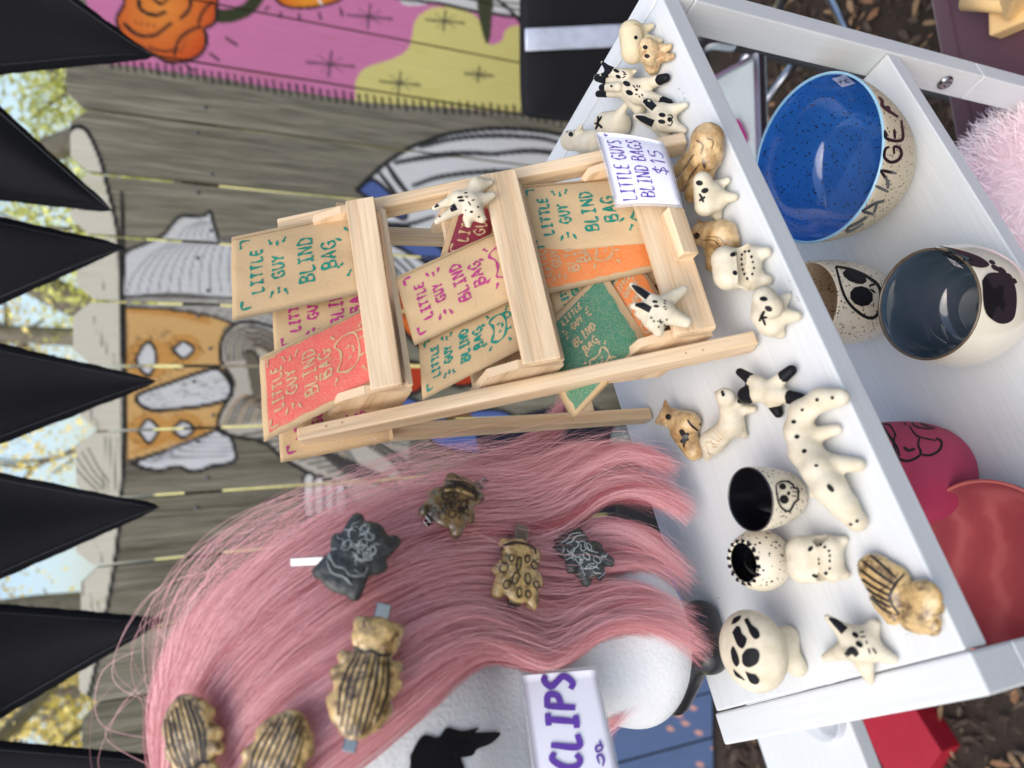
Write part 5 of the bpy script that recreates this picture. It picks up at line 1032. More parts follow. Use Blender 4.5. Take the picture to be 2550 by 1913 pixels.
# hair: guide locks read off the photograph, laid over the head, filled with strands
TT = np.arange(.22, .95, .0012)
def hair_pt(x, y, off):
    r = ray(x, y); P = EYE + TT[:, None] * r; d = hf(P); i = np.argmax(d < off) if (d < off).any() else int(np.argmin(d))
    if r[2] < 0:
        tmax = (TOP + .006 - EYE[2]) / r[2]; q = EYE + r * tmax - FL
        if -.03 < q.dot(E1) < SLEN + .03 and -.01 < q.dot(E2) < SDEP + .02: return EYE + r * min(TT[i], tmax)
    return P[i]
def hgrad(p):
    e = .002; D = hf(np.array([p + [e, 0, 0], p - [e, 0, 0], p + [0, e, 0], p - [0, e, 0], p + [0, 0, e], p - [0, 0, e]])); return unit([D[0] - D[1], D[2] - D[3], D[4] - D[5]])
GUIDES = [
 [(440, 2010), (404, 1880), (402, 1750), (436, 1630), (520, 1515), (660, 1415), (810, 1338), (950, 1275), (1070, 1222), (1180, 1190), (1290, 1168), (1370, 1140), (1420, 1118)],
 [(445, 2010), (414, 1870), (432, 1720), (505, 1570), (635, 1450), (800, 1360), (960, 1290), (1110, 1240), (1230, 1225), (1330, 1200), (1430, 1145), (1500, 1120), (1570, 1130)],
 [(440, 2010), (425, 1870), (470, 1690), (580, 1540), (740, 1420), (920, 1330), (1090, 1280), (1220, 1270), (1340, 1260), (1440, 1190), (1540, 1125), (1620, 1140), (1700, 1185)],
 [(455, 2010), (460, 1860), (540, 1680), (680, 1540), (860, 1430), (1040, 1360), (1190, 1335), (1320, 1330), (1420, 1290), (1500, 1225), (1590, 1222), (1670, 1262), (1735, 1315)],
 [(480, 2010), (520, 1850), (630, 1690), (780, 1570), (960, 1470), (1110, 1420), (1230, 1415), (1330, 1430), (1420, 1440), (1500, 1425), (1580, 1430), (1660, 1470), (1730, 1530)],
 [(520, 2010), (590, 1850), (720, 1710), (880, 1610), (1030, 1530), (1150, 1500), (1250, 1525), (1320, 1560), (1400, 1560), (1470, 1530), (1560, 1500), (1650, 1520), (1730, 1570)],
 [(600, 2010), (690, 1870), (830, 1755), (980, 1660), (1100, 1590), (1200, 1580), (1290, 1610), (1360, 1640), (1420, 1620), (1490, 1570), (1580, 1540), (1680, 1565), (1760, 1620)],
 [(760, 2010), (830, 1930), (930, 1850), (1040, 1760), (1140, 1670), (1225, 1625), (1310, 1640), (1370, 1645), (1430, 1615), (1500, 1570), (1600, 1560), (1700, 1600), (1780, 1660)],
]
NP = 20
def guide3(off):
    D = np.array([[(hair_pt(x, y, off * (1 if i < 10 else .6)) - EYE) @ CM[:, 2] for i, (x, y) in enumerate(g)] for g in GUIDES]); K = np.array([.25, .5, .25])
    for _ in range(3):
        E_ = np.pad(D, ((1, 1), (1, 1)), 'edge'); E_ = E_[:-2] * .25 + E_[1:-1] * .5 + E_[2:] * .25; S_ = E_[:, :-2] * .25 + E_[:, 1:-1] * .5 + E_[:, 2:] * .25; D = np.minimum(S_, D + .004)
    out = []
    for g, d in zip(GUIDES, D):
        P = []
        for (x, y), q in zip(g, d):
            r = ray(x, y); p = EYE + r * q; w = p - FL
            if p[2] < TOP + .006 and -.03 < w.dot(E1) and -.01 < w.dot(E2) < SDEP + .02: p = EYE + r * ((TOP + .006 - EYE[2]) / r[2])
            P.append(p)
        out.append(spline(P, NP))
    return np.array(out)
SHEETS = [guide3(.016), guide3(.010)]
def at_s(G, s):
    k = len(G) - 1; x = min(max(s, 0), .9999) * k; i = int(x); f = x - i; f = f * f * (3 - 2 * f) * .35 + f * .65
    return G[i] * (1 - f) + G[i + 1] * f
MAJOR = np.array([.01, .10, .27, .40, .53, .67, .80, .93])
def gathered(G, s0):
    """lock that starts at s0 and is drawn into the nearest of the separate ends"""
    m = MAJOR[np.argmin(abs(MAJOR - s0))]; w = np.interp(tt, [0, .6, .82, 1], [0, .0, .42, .66]); s = s0 + (m - s0) * w; k = len(G) - 1; x = np.clip(s, 0, .9999) * k; i = x.astype(int); f = (x - i)[:, None]; j = np.arange(NP)
    return G[i, j] * (1 - f) + G[i + 1, j] * f
hair_r = np.random.default_rng(21)
def strand_mesh(name, paths, wid, tones, m, parent, nrm):
    """thin ribbons: each turned a little about its own length so that it catches light like a fibre"""
    P = np.array(paths); n, k, _ = P.shape; T = np.gradient(P, axis=1); T /= np.linalg.norm(T, axis=2)[..., None] + 1e-9
    N = np.array(nrm); B = np.cross(T, N); B /= np.linalg.norm(B, axis=2)[..., None] + 1e-9; N = np.cross(B, T)
    th = hair_r.normal(0, .38, (n, 1, 1)); B, N = B * np.cos(th) + N * np.sin(th), N
    w = np.asarray(wid)[:, None, None] * np.interp(np.linspace(0, 1, k), [0, .7, 1], [1, 1, .3])[None, :, None]
    V = np.stack([P - B * w, P + B * w], 2).reshape(-1, 3); I = np.arange(n * k * 2).reshape(n, k, 2)
    F = np.stack([I[:, :-1, 0], I[:, 1:, 0], I[:, 1:, 1], I[:, :-1, 1]], -1).reshape(-1, 4)
    o = mesh(name, V, F, m, parent, smooth=True); a = o.data.attributes.new('tone', 'FLOAT', 'POINT'); a.data.foreach_set('value', np.repeat(np.asarray(tones, np.float32), k * 2)); return o
wig = thing('pink_wig', 'long wavy salmon pink wig combed over the foam head', 'wig', hd(0, 0, .28))
tt = np.linspace(0, 1, NP)
def make_locks(nl, per, G, depth, spread, rng, fray=1.0, s1=1.0):
    out, wd, tn = [], [], []
    for c in range(nl):
        s0 = s1 * (c + rng.uniform(.1, .9)) / nl; base = gathered(G, s0); tone = np.clip(rng.normal(.55, .28), 0, 1); ph, am, fr = rng.uniform(0, 6.28), rng.uniform(.001, .005), rng.uniform(1.2, 3.2); dz = rng.uniform(-.004, .003); ed0 = rng.normal(0, .022)
        side = np.gradient(base, axis=0); side = np.cross(side, EYE - base); side /= np.linalg.norm(side, axis=1)[:, None] + 1e-9; view = unit(EYE - base.mean(0))
        conv = np.interp(tt, [0, .15, .5, .8, 1], [.8, 1, .8, .45, .8]) * spread
        for j in range(per):
            a, b = rng.normal(0, .5), rng.normal(0, .5); ed_ = ed0 + rng.normal(0, .016); q, ph2 = rng.normal(0, .0006), rng.uniform(0, 6.28)
            wob = am * np.sin(tt * fr * 6.28 + ph) * tt + q * np.sin(tt * rng.uniform(2, 7) + ph2) * (.4 + tt + 3 * np.clip(tt - .75, 0, 1)) * fray + ed_ * np.clip(tt - .72, 0, 1) ** 1.5 + a * conv
            dep = depth + dz + b * .004 + .0025 * np.sin(tt * fr * 4 + ph * 2) * tt
            p = base + side * wob[:, None] + view * np.broadcast_to(dep, (NP,))[:, None]
            e = rng.uniform(.82, 1.0) if rng.random() > (.25 if s0 < .5 else .72) else rng.uniform(.58, .82); p = np.stack([np.interp(tt * e, tt, p[:, i]) for i in range(3)], 1)
            out.append(p); wd.append(rng.uniform(.00005, .00011)); tn.append(np.clip(tone + rng.normal(0, .09), 0, 1))
    return out, wd, tn
def nrm_for(paths): return [np.array([unit(EYE - q) for q in p[:: max(1, len(p) - 1)]])[[0] * (len(p) // 2) + [-1] * (len(p) - len(p) // 2)] for p in paths]
A1 = make_locks(116, 200, SHEETS[1], -.001, .0062, hair_r); A1 = (A1[0], A1[1], [q * .75 for q in A1[2]]); A2 = make_locks(92, 112, SHEETS[0], .001, .0045, hair_r)  # under layer toned darker: shade of the gaps between locks put into its colour
A0 = make_locks(24, 170, SHEETS[1], -.003, .0050, hair_r, s1=.2)
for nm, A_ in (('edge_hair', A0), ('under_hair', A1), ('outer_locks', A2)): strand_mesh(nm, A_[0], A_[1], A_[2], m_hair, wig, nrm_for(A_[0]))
# loose fibres standing off the outline
fly, fw, ft = [], [], []
for i in range(620):
    s0 = abs(hair_r.normal(0, .22)) if i < 340 else hair_r.uniform(0, 1); p = at_s(SHEETS[0], min(s0, 1)).copy(); i0 = hair_r.integers(2, 9); seg = p[i0:i0 + 10]; seg = spline(seg, NP)
    away = unit(np.cross(seg[-1] - seg[0], EYE - seg[0])); away = away if away.dot(UP + .3 * np.array([1, 0, 0])) > 0 else -away; L_ = hair_r.uniform(.003, .034) if i < 380 else hair_r.uniform(.002, .012)
    cr = hair_r.normal(0, .012); seg = seg + away * (L_ * np.sin(tt * hair_r.uniform(1.6, 3.6)))[:, None] + unit(EYE - seg[0]) * (.006 + cr * tt ** 2)[:, None] + unit(seg[-1] - seg[0]) * (hair_r.normal(0, .012) * tt ** 2)[:, None]
    fly.append(seg); fw.append(hair_r.uniform(.00006, .0001)); ft.append(hair_r.uniform(.6, 1))
for i in range(46):
    g = SHEETS[0][0]; a = hair_r.integers(1, 10); n_ = hair_r.integers(3, 7); p, q = g[a], g[min(a + n_, NP - 1)]; away = unit(np.cross(q - p, EYE - p)); away = away if away.dot(np.array([.6, 0, 1])) > 0 else -away
    A_ = hair_r.uniform(.008, .036); sk_ = hair_r.normal(0, .015); end = q + away * hair_r.uniform(-.004, .03) + unit(EYE - q) * .01
    fly.append(spline([p, p * .7 + q * .3 + away * A_ + unit(q - p) * sk_, p * .3 + q * .7 + away * A_ * hair_r.uniform(.5, 1.2), end], NP)); fw.append(hair_r.uniform(.00006, .0001)); ft.append(1.0)
strand_mesh('stray_fibres', fly, fw, ft, m_hair, wig, nrm_for(fly))
# hair on the far side of the head and the ends hanging past the neck
BG = []
for g in (0, 2, 4, 6):
    G = SHEETS[0][g]; n = unit(EYE - hd(0, 0, .2)); c = hd(-.012, 0, .2); BG.append(G - 2 * ((G - c) @ n)[:, None] * n * np.clip(.2 + .9 * np.sin(np.linspace(0, 2.4, NP)), 0, 1)[:, None])
A3 = make_locks(30, 30, np.array(BG), 0, .009, hair_r); strand_mesh('back_hair', A3[0], [w * 1.4 for w in A3[1]], A3[2], m_hair, wig, nrm_for(A3[0]))
LWG = np.array([spline([hair_pt(x, y, o) for x, y in g], NP) + np.array([0, .05, 0]) for g, o in (([(1440, 2080), (1500, 2000), (1540, 1930), (1560, 1880), (1600, 1860), (1650, 1850)], .03), ([(1460, 2100), (1540, 2040), (1600, 1990), (1640, 1930), (1690, 1870), (1750, 1790)], .04))])
TW = np.array([spline([atd(x, y, d) for x, y, d in g], NP) for g in ([(1080, 1190, .56), (1180, 1150, .60), (1280, 1110, .645), (1350, 1060, .66), (1390, 1000, .665), (1400, 960, .66)], [(1120, 1230, .56), (1240, 1170, .60), (1340, 1120, .645), (1400, 1070, .66), (1430, 1020, .665), (1450, 980, .66)])])
A5 = make_locks(10, 46, TW, 0, .006, hair_r); strand_mesh('far_lock', A5[0], A5[1], A5[2], m_hair, wig, nrm_for(A5[0]))
A4 = make_locks(14, 50, LWG, 0, .006, hair_r); strand_mesh('hanging_ends', A4[0], A4[1], A4[2], m_hair, wig, nrm_for(A4[0]))
# net cap under the strands
V, F = surfnet(lambda P: hf(P) - .006, lo - .01, hi + .01, .004); C = V[F].mean(1); X, Y = proj(C)
def inpoly(X, Y, P):
    m = np.zeros(X.shape, bool)
    for (ax, ay), (bx, by) in zip(P, P[1:] + P[:1]): m ^= ((ay > Y) != (by > Y)) & (X < (bx - ax) * (Y - ay) / (by - ay + 1e-9) + ax)
    return m
keep = inpoly(X, Y, [(300, 2400), (300, 1000), (1300, 1000), (1300, 1480), (1200, 1590), (1060, 1710), (930, 1820), (800, 1930), (600, 2400)]) & (C[:, 2] > HB[2] + .12)
mesh('net_cap', V, F[keep], m_cap, wig)
# ------------------------------------------------------------------ hair clips with clay animals
def clip(name, label, cat, cpx, dpx, L_, prims, m, k=.0022, off=.031, metal=(), rough=.0006, h=.0009):
    """clay animal on a steel clip, lying on the hair at cpx with its length towards dpx"""
    c = hair_pt(*cpx, off); n = hgrad(c); n = unit(n + unit(EYE - c) * .7); d = hair_pt(*dpx, off) - c; u = unit(d - d.dot(n) * n); v = np.cross(n, u); t = thing(name, label, cat, c, 'clay hair clips on the wig')
    w = lambda q: c + (u * q[0] + v * q[1] + n * q[2]) * .001; A_ = np.array([u, v, n])
    PR = [(w(p[0]), p[1] * .001, w(p[2]), p[3] * .001) if len(p) == 4 else (w(p[0]), tuple(x * .001 for x in p[1]), A_) for p in prims]
    lo_, hi_ = bounds(PR); V, F = surfnet(field(PR, k), lo_, hi_, h); V = relax(V, F, 1)
    for i in range(len(V)): V[i] += rough * n * (mnoise.noise(Vector(V[i] * 260)) + .6 * mnoise.noise(Vector(V[i] * 600)))
    b = mesh('body', V, F, m, t)
    for a, e, wd in metal:
        bar('steel_clip', w((a[0], a[1], a[2] + 1.5)), w((e[0], e[1], e[2] + 1.5)), v, wd * .001, .0016, m_steel, t, .0004)
        bar('clip_jaw', w((a[0], a[1], a[2] - 2.4)), w((e[0], e[1], e[2] - 2.4)), v, wd * .0008, .0009, m_steel, t, .0003)
    AXES[t.name] = w
    return t, b
AXES = {}
def wing_lines(t, b, k, m=m_black_line):
    w = AXES[t.name]; px = lambda u, v: tuple(float(c) for c in proj(w((u * k, v * k, 4))))
    L = [([px(7.5, v * .72 + .3 * math.sin(v)), px(-8, v + .5 * math.sin(v * 2)), px(-10 - 20 * math.sqrt(max(.05, 1 - (v / 13.5) ** 2)), v * .86)], random.uniform(4, 8)) for v in (-10.5, -7.4, -4.6, -1.6, 1.4, 4.4, 7.4, 10.4)]
    L.append(([px(9, -10), px(7.2, -4), px(8.2, 1), px(7, 5), px(9, 10)], 8)); marks(t, b, L, m, 'wing_stripe')
FROG = [((-2, 0, 0), (15, 11, 4.2)), ((10, 0, .5), (8.5, 10.5, 3.8)), ((9, 7, -1), 3.4, (14, 9, -1.5), 3), ((9, -7, -1), 3.4, (14, -9, -1.5), 3), ((-8, 8, -1), 4, (-14, 9.5, -1.5), 3.2), ((-8, -8, -1), 4, (-14, -9.5, -1.5), 3.2), ((0, 10, -1), 3, (-2, 11.5, -1.5), 2.6), ((0, -10, -1), 3, (-2, -11.5, -1.5), 2.6)]
BEET = [((-10, 0, 0), (22, 14, 6)), ((15, 0, .5), (10.5, 12.5, 5)), ((-22, 9, -1.5), 4, (-16, 13, -2), 3.6), ((-22, -9, -1.5), 4, (-16, -13, -2), 3.6), ((-6, 13, -1.5), 4, (-4, 15, -2), 3.4), ((-6, -13, -1.5), 4, (-4, -15, -2), 3.4), ((3, 12, -1.5), 4, (4, 13.5, -2), 3.2), ((3, -12, -1.5), 4, (4, -13.5, -2), 3.2), ((20, 8, -1), 4, (21, 10, -1.5), 3.4), ((20, -8, -1), 4, (21, -10, -1.5), 3.4)]
sc = lambda P, k: [tuple((tuple(x * k for x in e) if isinstance(e, tuple) else e * k) for e in p) for p in P]
t, b = clip('hair_clip', 'grey marbled clay frog clip whose silver bar points to the crown', 'hair clip', (888, 1382), (840, 1442), 30, sc(FROG, 1.15), m_darkclay)
m_grey = M('grey_clay_slip', srgb(164, 170, 166), .5, .1, 90)
def frog_marks(t, b, k, m):
    w = AXES[t.name]; px = lambda u, v: tuple(float(c) for c in proj(w((u * k, v * k, 4)))); L = [([px(7, -9), px(10, -4), px(9, 0), px(10, 4), px(7, 9)], 4), ([px(10, -8), px(13, -3), px(12, 2), px(13, 7)], 3)]
    for q in range(20):
        u, v, a = random.uniform(-14, 5), random.uniform(-8, 8), random.uniform(0, 6.28); P = [(u, v)]
        for z in range(4): a += random.uniform(-1.3, 1.3); P.append((P[-1][0] + 1.9 * math.cos(a), P[-1][1] + 1.9 * math.sin(a)))
        L.append(([px(*p) for p in P], random.uniform(1.8, 3.4)))
    for u, v in ((-4, 0), (-3, 5), (-10, -3), (0, -5)): L.append(([px(u + 2.6 * math.cos(a), v + 1.6 * math.sin(a)) for a in np.linspace(0, 6.28, 9)], 2.6))
    marks(t, b, L, m, 'carved_line')
frog_marks(t, b, 1.15, m_grey)
bar('steel_clip', hair_pt(724, 1400, .029), hair_pt(860, 1393, .030), UP + E1, .0042, .0016, m_steel, t, .0004)
t, b = clip('hair_clip', 'dark brown clay frog clip nearest the pine stand', 'hair clip', (1130, 1252), (1165, 1215), 30, sc(FROG, 1.08), m_brownclay, metal=[((0, 3, -3), (24, -6, -3), 6), ((-8, 2, -3), (-19, 6, -3), 5)], off=.041)
marks(t, b, [([(1112, 1212), (1135, 1206), (1165, 1216), (1195, 1232)], 8)], m_black_line)
marks(t, b, [([(1108, 1222), (1140, 1222), (1180, 1236)], 7)], m_beetle); frog_marks(t, b, 1.08, m_black_line); bar('steel_clip', hair_pt(1212, 1192, .036), hair_pt(1170, 1232, .038), UP, .0050, .0014, m_steel, t, .0004)
t, b = clip('hair_clip', 'tan clay frog clip with black ring spots and silver bar', 'hair clip', (1292, 1424), (1276, 1360), 36, sc(FROG, 1.12), m_beetle, metal=[((8, 0, -3), (32, 0, -3), 8), ((-10, 0, -3), (-20, 0, -3), 7)])
bar('steel_clip', hair_pt(1258, 1290, .036), hair_pt(1276, 1362, .034), E1, .0066, .0014, m_steel, t, .0004)
def ring(x, y, a, c, ang): tq = np.linspace(0, 2 * math.pi, 9); ca, sa = math.cos(math.radians(ang)), math.sin(math.radians(ang)); return ([(x + a * math.cos(q) * ca - c * math.sin(q) * sa, y + a * math.cos(q) * sa + c * math.sin(q) * ca) for q in tq], 3.6)
marks(t, b, [ring(1292, 1404, 6, 17, 10), ring(1313, 1392, 6, 9, 0), ring(1274, 1390, 6, 9, 0), ring(1255, 1415, 10, 12, 30), ring(1331, 1408, 8, 10, -20), ring(1284, 1440, 8, 15, 15), ring(1314, 1442, 7, 14, -5), ring(1262, 1456, 8, 11, 20), ring(1336, 1456, 7, 9, -20), ring(1293, 1476, 6, 12, 0), ring(1315, 1480, 6, 9, 0), ([(1246, 1380), (1252, 1362), (1280, 1352), (1310, 1356), (1330, 1366), (1334, 1380)], 6)], m_black_line)
t, b = clip('hair_clip', 'grey-green marbled clay frog clip at the hair ends with slanting bar', 'hair clip', (1450, 1382), (1398, 1344), 30, sc(FROG, 1.0), m_darkclay, metal=[((10, 0, -3), (40, 0, -3), 5), ((-10, 0, -3), (-18, 0, -3), 6)], off=.028)
frog_marks(t, b, 1.0, m_grey); bar('steel_clip', hair_pt(1308, 1296, .036), hair_pt(1410, 1362, .034), UP, .0042, .0014, m_steel, t, .0004)
t, b = clip('beetle_clip', 'large honey clay beetle clip with striped wings in mid hair', 'hair clip', (918, 1668), (944, 1560), 55, sc(BEET, .92), m_beetle, metal=[((20, 0, -4), (30, 0, -4), 7), ((-24, 0, -4), (-34, 0, -4), 6)], off=.028)
wing_lines(t, b, .92)
t, b = clip('beetle_clip', 'pale clay beetle clip with curved black stripes beside the crown', 'hair clip', (484, 1872), (506, 1960), 45, sc(BEET, .80), m_beetle, off=.028)
wing_lines(t, b, .80)
t, b = clip('beetle_clip', 'dark striped clay beetle clip at the parting', 'hair clip', (672, 1928), (640, 2010), 50, sc(BEET, .85), m_beetle, off=.028)
wing_lines(t, b, .85)
# ------------------------------------------------------------------ CLIPS card at the neck
cpt = hair_pt(1440, 1800, .006); ncard = unit(unit(EYE - cpt) + np.array([.05, -.1, -.15]))
tcard = card('clips_card', 'white card with purple brush letters CLIPS on the foam neck', [(1330, 1960), (1292, 1675), (1485, 1659), (1552, 1960)], (cpt + unit(EYE - cpt) * .024, ncard), m_paper, .001, None)
paper = [o for o in tcard.children if o.name.startswith('paper')][0]
O_, U_, Q_ = np.array([1448, 1916.]), np.array([-23., -232]), np.array([-72., -5]); tot = word_len('CLIPS', 1, 1.15, .24); SS = []
for q in text_strokes('CLIPS', 0, 0, 1, 1.15, .24, .015): SS.append(([tuple(O_ + U_ * (a / tot) + Q_ * c_) for a, c_ in q], [14, 17, 16, 14]))
paint_lines('lettering', paper, SS, m_purple, tcard, .0006)
paint_lines('lettering', paper, [([(1492, 1902), (1487, 1884), (1496, 1880), (1503, 1892), (1500, 1908)], 6), ([(1500, 1866), (1486, 1872), (1484, 1860), (1496, 1856), (1500, 1864), (1492, 1844)], 6)], m_purple, tcard, .0006)
# ------------------------------------------------------------------ things behind and below
# folding camp chair by the fence: black back panel with a pale stripe, metal frame and side tray
def slabpoly(name, px, Y, th, m, parent, bev=0, bulge=0):
    P = np.array([aty(x, y, Y) for x, y in px]); c = P.mean(0); n = len(P); V = []
    for k, s in ((1, 0), (.985, 1)):
        pass
    R = [P + [0, th / 2, 0], c + (P - c) * 1.0 + [0, -th * .25, 0], c + (P - c) * .97 + [0, -th / 2, 0], c + (P - c) * .6 + [0, -th / 2 - bulge, 0]]
    V = np.concatenate(R + [[c + [0, -th / 2 - bulge * 1.3, 0]]]); F = []
    for r in range(3): F += [[r * n + i, r * n + (i + 1) % n, (r + 1) * n + (i + 1) % n, (r + 1) * n + i] for i in range(n)]
    F += [[3 * n + i, 3 * n + (i + 1) % n, 4 * n] for i in range(n)]; F.append(list(range(n))); return mesh(name, V, F, m, parent)
chair = thing('camp_chair', 'folding camp chair with black fabric back and pale stripe by the fence', 'chair', (.78, 1.40, 0))
CH = [(1306, -330), (1304, -100), (1303, 60), (1304, 200), (1308, 262), (1318, 280), (1340, 288), (1400, 294), (1440, 293), (1462, 270), (1490, 230), (1530, 170), (1600, 110), (1700, 40), (1760, -120), (1760, -330)]
bk_ = slabpoly('back_panel', spline(CH + [CH[0]], 64)[:-1], 1.40, .035, m_fabric, chair, bulge=.006)
slabpoly('pale_stripe', [(1309, 72), (1400, 68), (1500, 63), (1580, 60), (1580, 114), (1500, 118), (1400, 122), (1310, 126)], 1.368, .006, m_silver, chair)
def dpath(P, d0, d1): return [atd(x, y, d0 + (d1 - d0) * i / (len(P) - 1)) for i, (x, y) in enumerate(P)]
tube('arm_tube', spline(dpath([(1700, 175), (1735, 118), (1790, 100), (1850, 112), (1950, 136), (2060, 162), (2190, 190), (2400, 240)], 1.22, 1.40), 40), .0135, m_dkalu, chair, 14)
tube('arm_cover', spline(dpath([(1722, 140), (1738, 114), (1775, 100), (1830, 106)], 1.205, 1.235), 18), .0155, m_alu, chair, 14)
tube('leg_tube', dpath([(1985, 150), (1900, 260), (1840, 400)], 1.36, 1.5), .008, m_alu, chair); tube('leg_tube', dpath([(1975, -40), (1925, 40), (1850, 160)], 1.5, 1.42), .010, m_alu, chair); tube('leg_tube', dpath([(2040, -60), (2105, 70), (2150, 170)], 1.48, 1.42), .009, m_alu, chair)
for x, y in ((1933, 125), (2020, 142), (2160, 170)): V, F, _ = boxverts(atd(x, y, 1.265), (1, 0, 0), (0, 1, 0), (0, 0, 1), .004, .004, .004, .0018); mesh('rivet', V, F, m_steel, chair)
TQ = [atz(1772, 204, .80), atz(1893, 138, .80), atz(1903, 470, .80), atz(1840, 640, .80)]
V = [q for q in TQ] + [q - UP * .012 for q in TQ]; mesh('side_tray', V, [[0, 1, 2, 3], [7, 6, 5, 4], [0, 4, 5, 1], [1, 5, 6, 2], [2, 6, 7, 3], [3, 7, 4, 0]], m_tray, chair, smooth=False)
bar('tray_edge', TQ[1] + UP * .003, TQ[2] + UP * .003, UP, .014, .012, m_alu, chair); bar('tray_edge', TQ[0] + UP * .003, TQ[1] + UP * .003, UP, .010, .008, m_alu, chair)
pq = atz(1848, 338, .80); V, F = surfnet(field([(pq + UP * .012 - E1 * .01, .014, pq + UP * .012 + E1 * .016, .014)], .004), pq - .05, pq + .06, .003); t = thing('magenta_pouch', 'small magenta pouch on the chair side tray', 'pouch', pq); mesh('body', V, F, m_pinkbtn, t); tube('zip_edge', spline([pq + UP * .013 - E1 * .026, pq + UP * .014 + E2 * .013, pq + UP * .013 + E1 * .031], 14), .003, m_black_plastic, t)
# dark backpack standing by the fence behind the shelf
bp = aty(1440, 1230, 1.74); bp[2] = 0; pack = thing('backpack', 'black backpack with a patterned pouch standing behind the shelf', 'backpack', bp)
V, F = surfnet(field([(bp + [-.13, 0, .16], .12, bp + [.13, 0, .16], .12), (bp + [-.12, 0, .42], .10, bp + [.14, 0, .42], .10)], .06), bp - [.32, .2, .05], bp + [.32, .2, .62], .012); mesh('body', V, F, m_fabric, pack)
tube('strap', spline([bp + [-.1, -.12, .46], bp + [-.12, -.16, .3], bp + [-.08, -.13, .1]], 20), .014, m_hem, pack); tube('zip', spline([bp + [-.15, -.115, .36], bp + [0, -.13, .38], bp + [.16, -.115, .36]], 20), .005, m_alu, pack)
q = atd(1562, 1092, 1.28); V, F = surfnet(field([(q, .028, q + [.0, .0, -.03], .030)], .01), q - .08, q + .08, .004); mesh('patterned_pouch', V, F, m_marble, pack)
# maroon cloth table, fluffy pink cushion and bamboo rack at the far right
MZ = .83
mt = thing('cloth_table', 'low table under a maroon cloth beyond the shelf', 'table', (.75, .75, 0))
c0, c1, c2 = atz(2308, -20, MZ), atz(2366, 300, MZ), atz(2440, 700, MZ); e_ = unit(c0 - c2); f_ = np.array([e_[1], -e_[0], 0]); f_ = f_ if f_.dot(EYE - c1) > 0 else -f_
V, F = [], []; nn_ = 40
for j, (off_, z) in enumerate(((0, .10), (-.012, .40), (-.006, MZ - .03), (.0, MZ - .006), (.006, MZ), (.25, MZ), (.6, MZ), (.606, MZ - .006), (.61, .1))):
    for i in range(nn_): s = -.35 + 1.6 * i / (nn_ - 1); w_ = .010 * math.sin(i * 1.3) * (1 if z < MZ - .1 else .0); V.append(c2 * [1, 1, 0] + e_ * s + f_ * (off_ + w_) + UP * z)
for j in range(8): F += [[j * nn_ + i, j * nn_ + i + 1, (j + 1) * nn_ + i + 1, (j + 1) * nn_ + i] for i in range(nn_ - 1)]
mesh('cloth', V, F, m_maroon, mt)
V, F = [], []
for i in range(nn_): s = -.35 + 1.6 * i / (nn_ - 1); V += [c2 * [1, 1, 0] + e_ * s + f_ * .022 + UP * (MZ + .0008), c2 * [1, 1, 0] + e_ * s + f_ * .0245 + UP * (MZ + .0012)]
mesh('seam', V, [[2 * i, 2 * i + 2, 2 * i + 3, 2 * i + 1] for i in range(nn_ - 1)], m_maroon, mt)
for s, o2 in ((-.2, .05), (1.1, .05), (-.2, .55), (1.1, .55)): q = c2 * [1, 1, 0] + e_ * s + f_ * o2; bar('leg', q, q + UP * (MZ - .02), e_, .04, .04, m_dkalu, mt)
fc = atz(2580, 500, MZ + .04); cu = thing('fluffy_cushion', 'fluffy pale pink cushion lying on the maroon cloth', 'cushion', [fc[0], fc[1], MZ])
FP = [(fc, (.10, .085, .05)), (fc + [-.10, -.10, -.005], (.10, .085, .05))]; V, F = surfnet(field(FP, .03), fc - .26, fc + .2, .007); mesh('cover', V, F, m_furbase, cu)
cfn = V; sel = RNG.choice(len(V), 12000); paths, wd, tn = [], [], []
gf = field(FP, .03)
for i in sel:
    p = V[i]
    if p[2] < MZ + .01: continue
    e = .003; D = gf(np.array([p + [e, 0, 0], p - [e, 0, 0], p + [0, e, 0], p - [0, e, 0], p + [0, 0, e], p - [0, 0, e]])); n = unit([D[0] - D[1], D[2] - D[3], D[4] - D[5]])
    n = unit(n + RNG.normal(0, .45, 3) + .35 * np.array([math.sin(p[0] * 60), math.cos(p[1] * 50), -.3])); b_ = RNG.normal(0, .3, 3); p = p + RNG.normal(0, .002, 3); paths.append([p + n * .014 * s + b_ * .012 * s * s for s in np.linspace(0, 1, 6)]); wd.append(.00032); tn.append(np.clip(.6 + .35 * math.sin(p[0] * 45 + p[1] * 30) + RNG.normal(0, .1), 0, 1))
strand_mesh('fur', paths, wd, tn, m_fur, cu, [np.array([unit(EYE - q) for q in p]) for p in paths])
br = thing('bamboo_rack', 'pale bamboo peg rack on the maroon cloth', 'rack', atz(2500, 40, MZ))
bq = lambda x, y, z: atz(x, y, MZ + z)
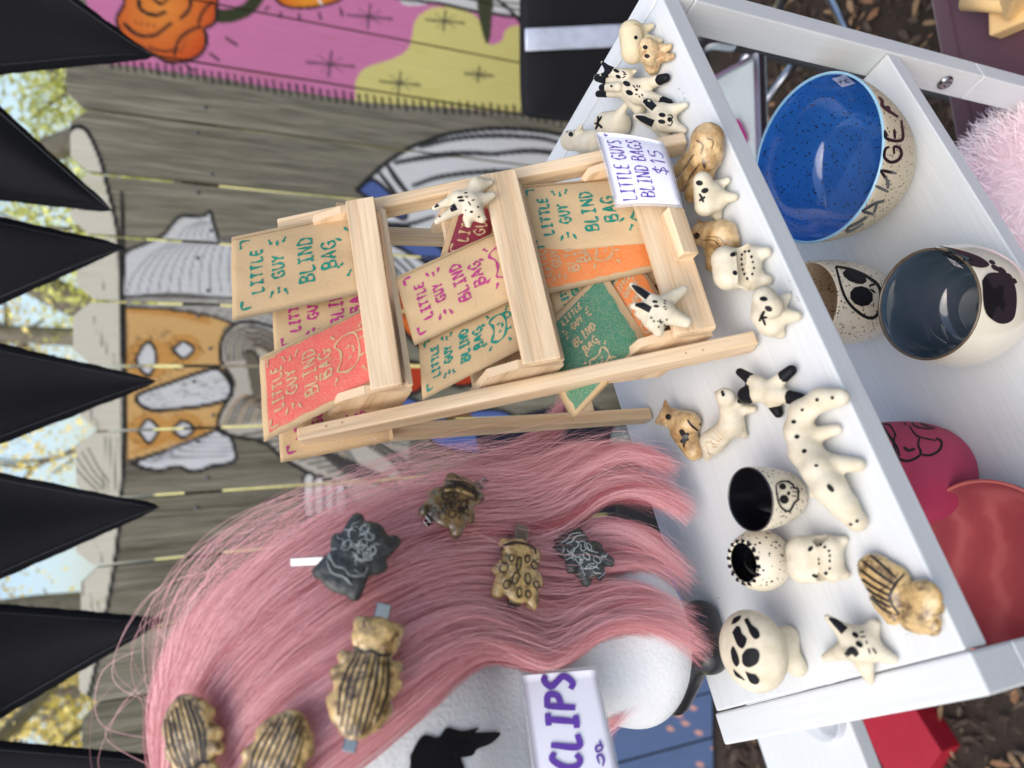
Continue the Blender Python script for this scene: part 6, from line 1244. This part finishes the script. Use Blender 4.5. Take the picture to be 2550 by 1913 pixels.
bar('base_bar', bq(2475, 62, .012), bq(2640, -10, .012), UP, .022, .03, m_bamboo, br, .003); tube('peg', [bq(2402, 6, .03), bq(2530, 12, .03)], .009, m_bamboo, br, 14); bar('upright', bq(2530, 20, .02), bq(2560, -60, .06), E1, .02, .03, m_bamboo, br, .003); bar('side_bar', bq(2395, -4, .02), bq(2420, -60, .02), UP, .02, .02, m_bamboo, br, .003)
# white side table with a crimson box and a jar below the near end of the shelf
WZ = .93
wt = thing('side_table', 'white side table beneath the wig end of the shelf', 'table', atz(1960, 1870, 0))
a_, b_ = atz(2108, 1790, WZ), atz(2215, 1913, WZ); ed = unit(b_ - a_); ed = E1 * np.sign(ed.dot(E1)); inw = E2
pt0 = atz(2112, 1792, WZ)
q0 = pt0 + E1 * .06; bx = q0 - E1 * .25 + E2 * .088
box('table_top', bx - UP * .012, E1, E2, UP, .25, .088, .012, m_white, wt, .003)
bar('handle_rail', q0 - E1 * .16 - E2 * .006 - UP * .012, q0 - E1 * .32 - E2 * .006 - UP * .012, UP, .010, .008, m_alu, wt, .003)
for s, o2 in ((-.03, .03), (-.47, .03), (-.03, .15), (-.47, .15)): q = q0 + E1 * s + E2 * o2; bar('leg', q * [1, 1, 0], q * [1, 1, 0] + UP * (WZ - .026), E1, .03, .03, m_white, wt)
jc = atz(2090, 1772, WZ); jar = thing('glass_dish', 'small clear glass dish on the white side table', 'dish', jc); jc = jc - E1 * .0 + E2 * .02; lathe('glass', jc, [(.0001, 0), (.026, 0), (.030, .003), (.031, .016), (.0285, .016), (.027, .005), (.0001, .004)], m_film, jar, 40)
RZ = .07
rc = [atz(2131, 1776, RZ), atz(2273, 1757, RZ), atz(2345, 1872, RZ), atz(2250, 2010, RZ)]; rb = thing('crimson_box', 'crimson storage box below the side table', 'box', sum(rc) / 4 * [1, 1, 0]); m4 = sum(rc) / 4

for nm, z0, z1, g in (('body', 0, RZ - .026, .97), ('lid', RZ - .025, RZ, 1.0)):
    Q = [m4 * [1, 1, 0] + (q - m4) * [g, g, 0] for q in rc]; V = [q + UP * z0 for q in Q] + [q + UP * z1 for q in Q]
    mesh(nm, V, [[3, 2, 1, 0], [4, 5, 6, 7]] + [[i, (i + 1) % 4, 4 + (i + 1) % 4, 4 + i] for i in range(4)], m_red, rb, smooth=False)
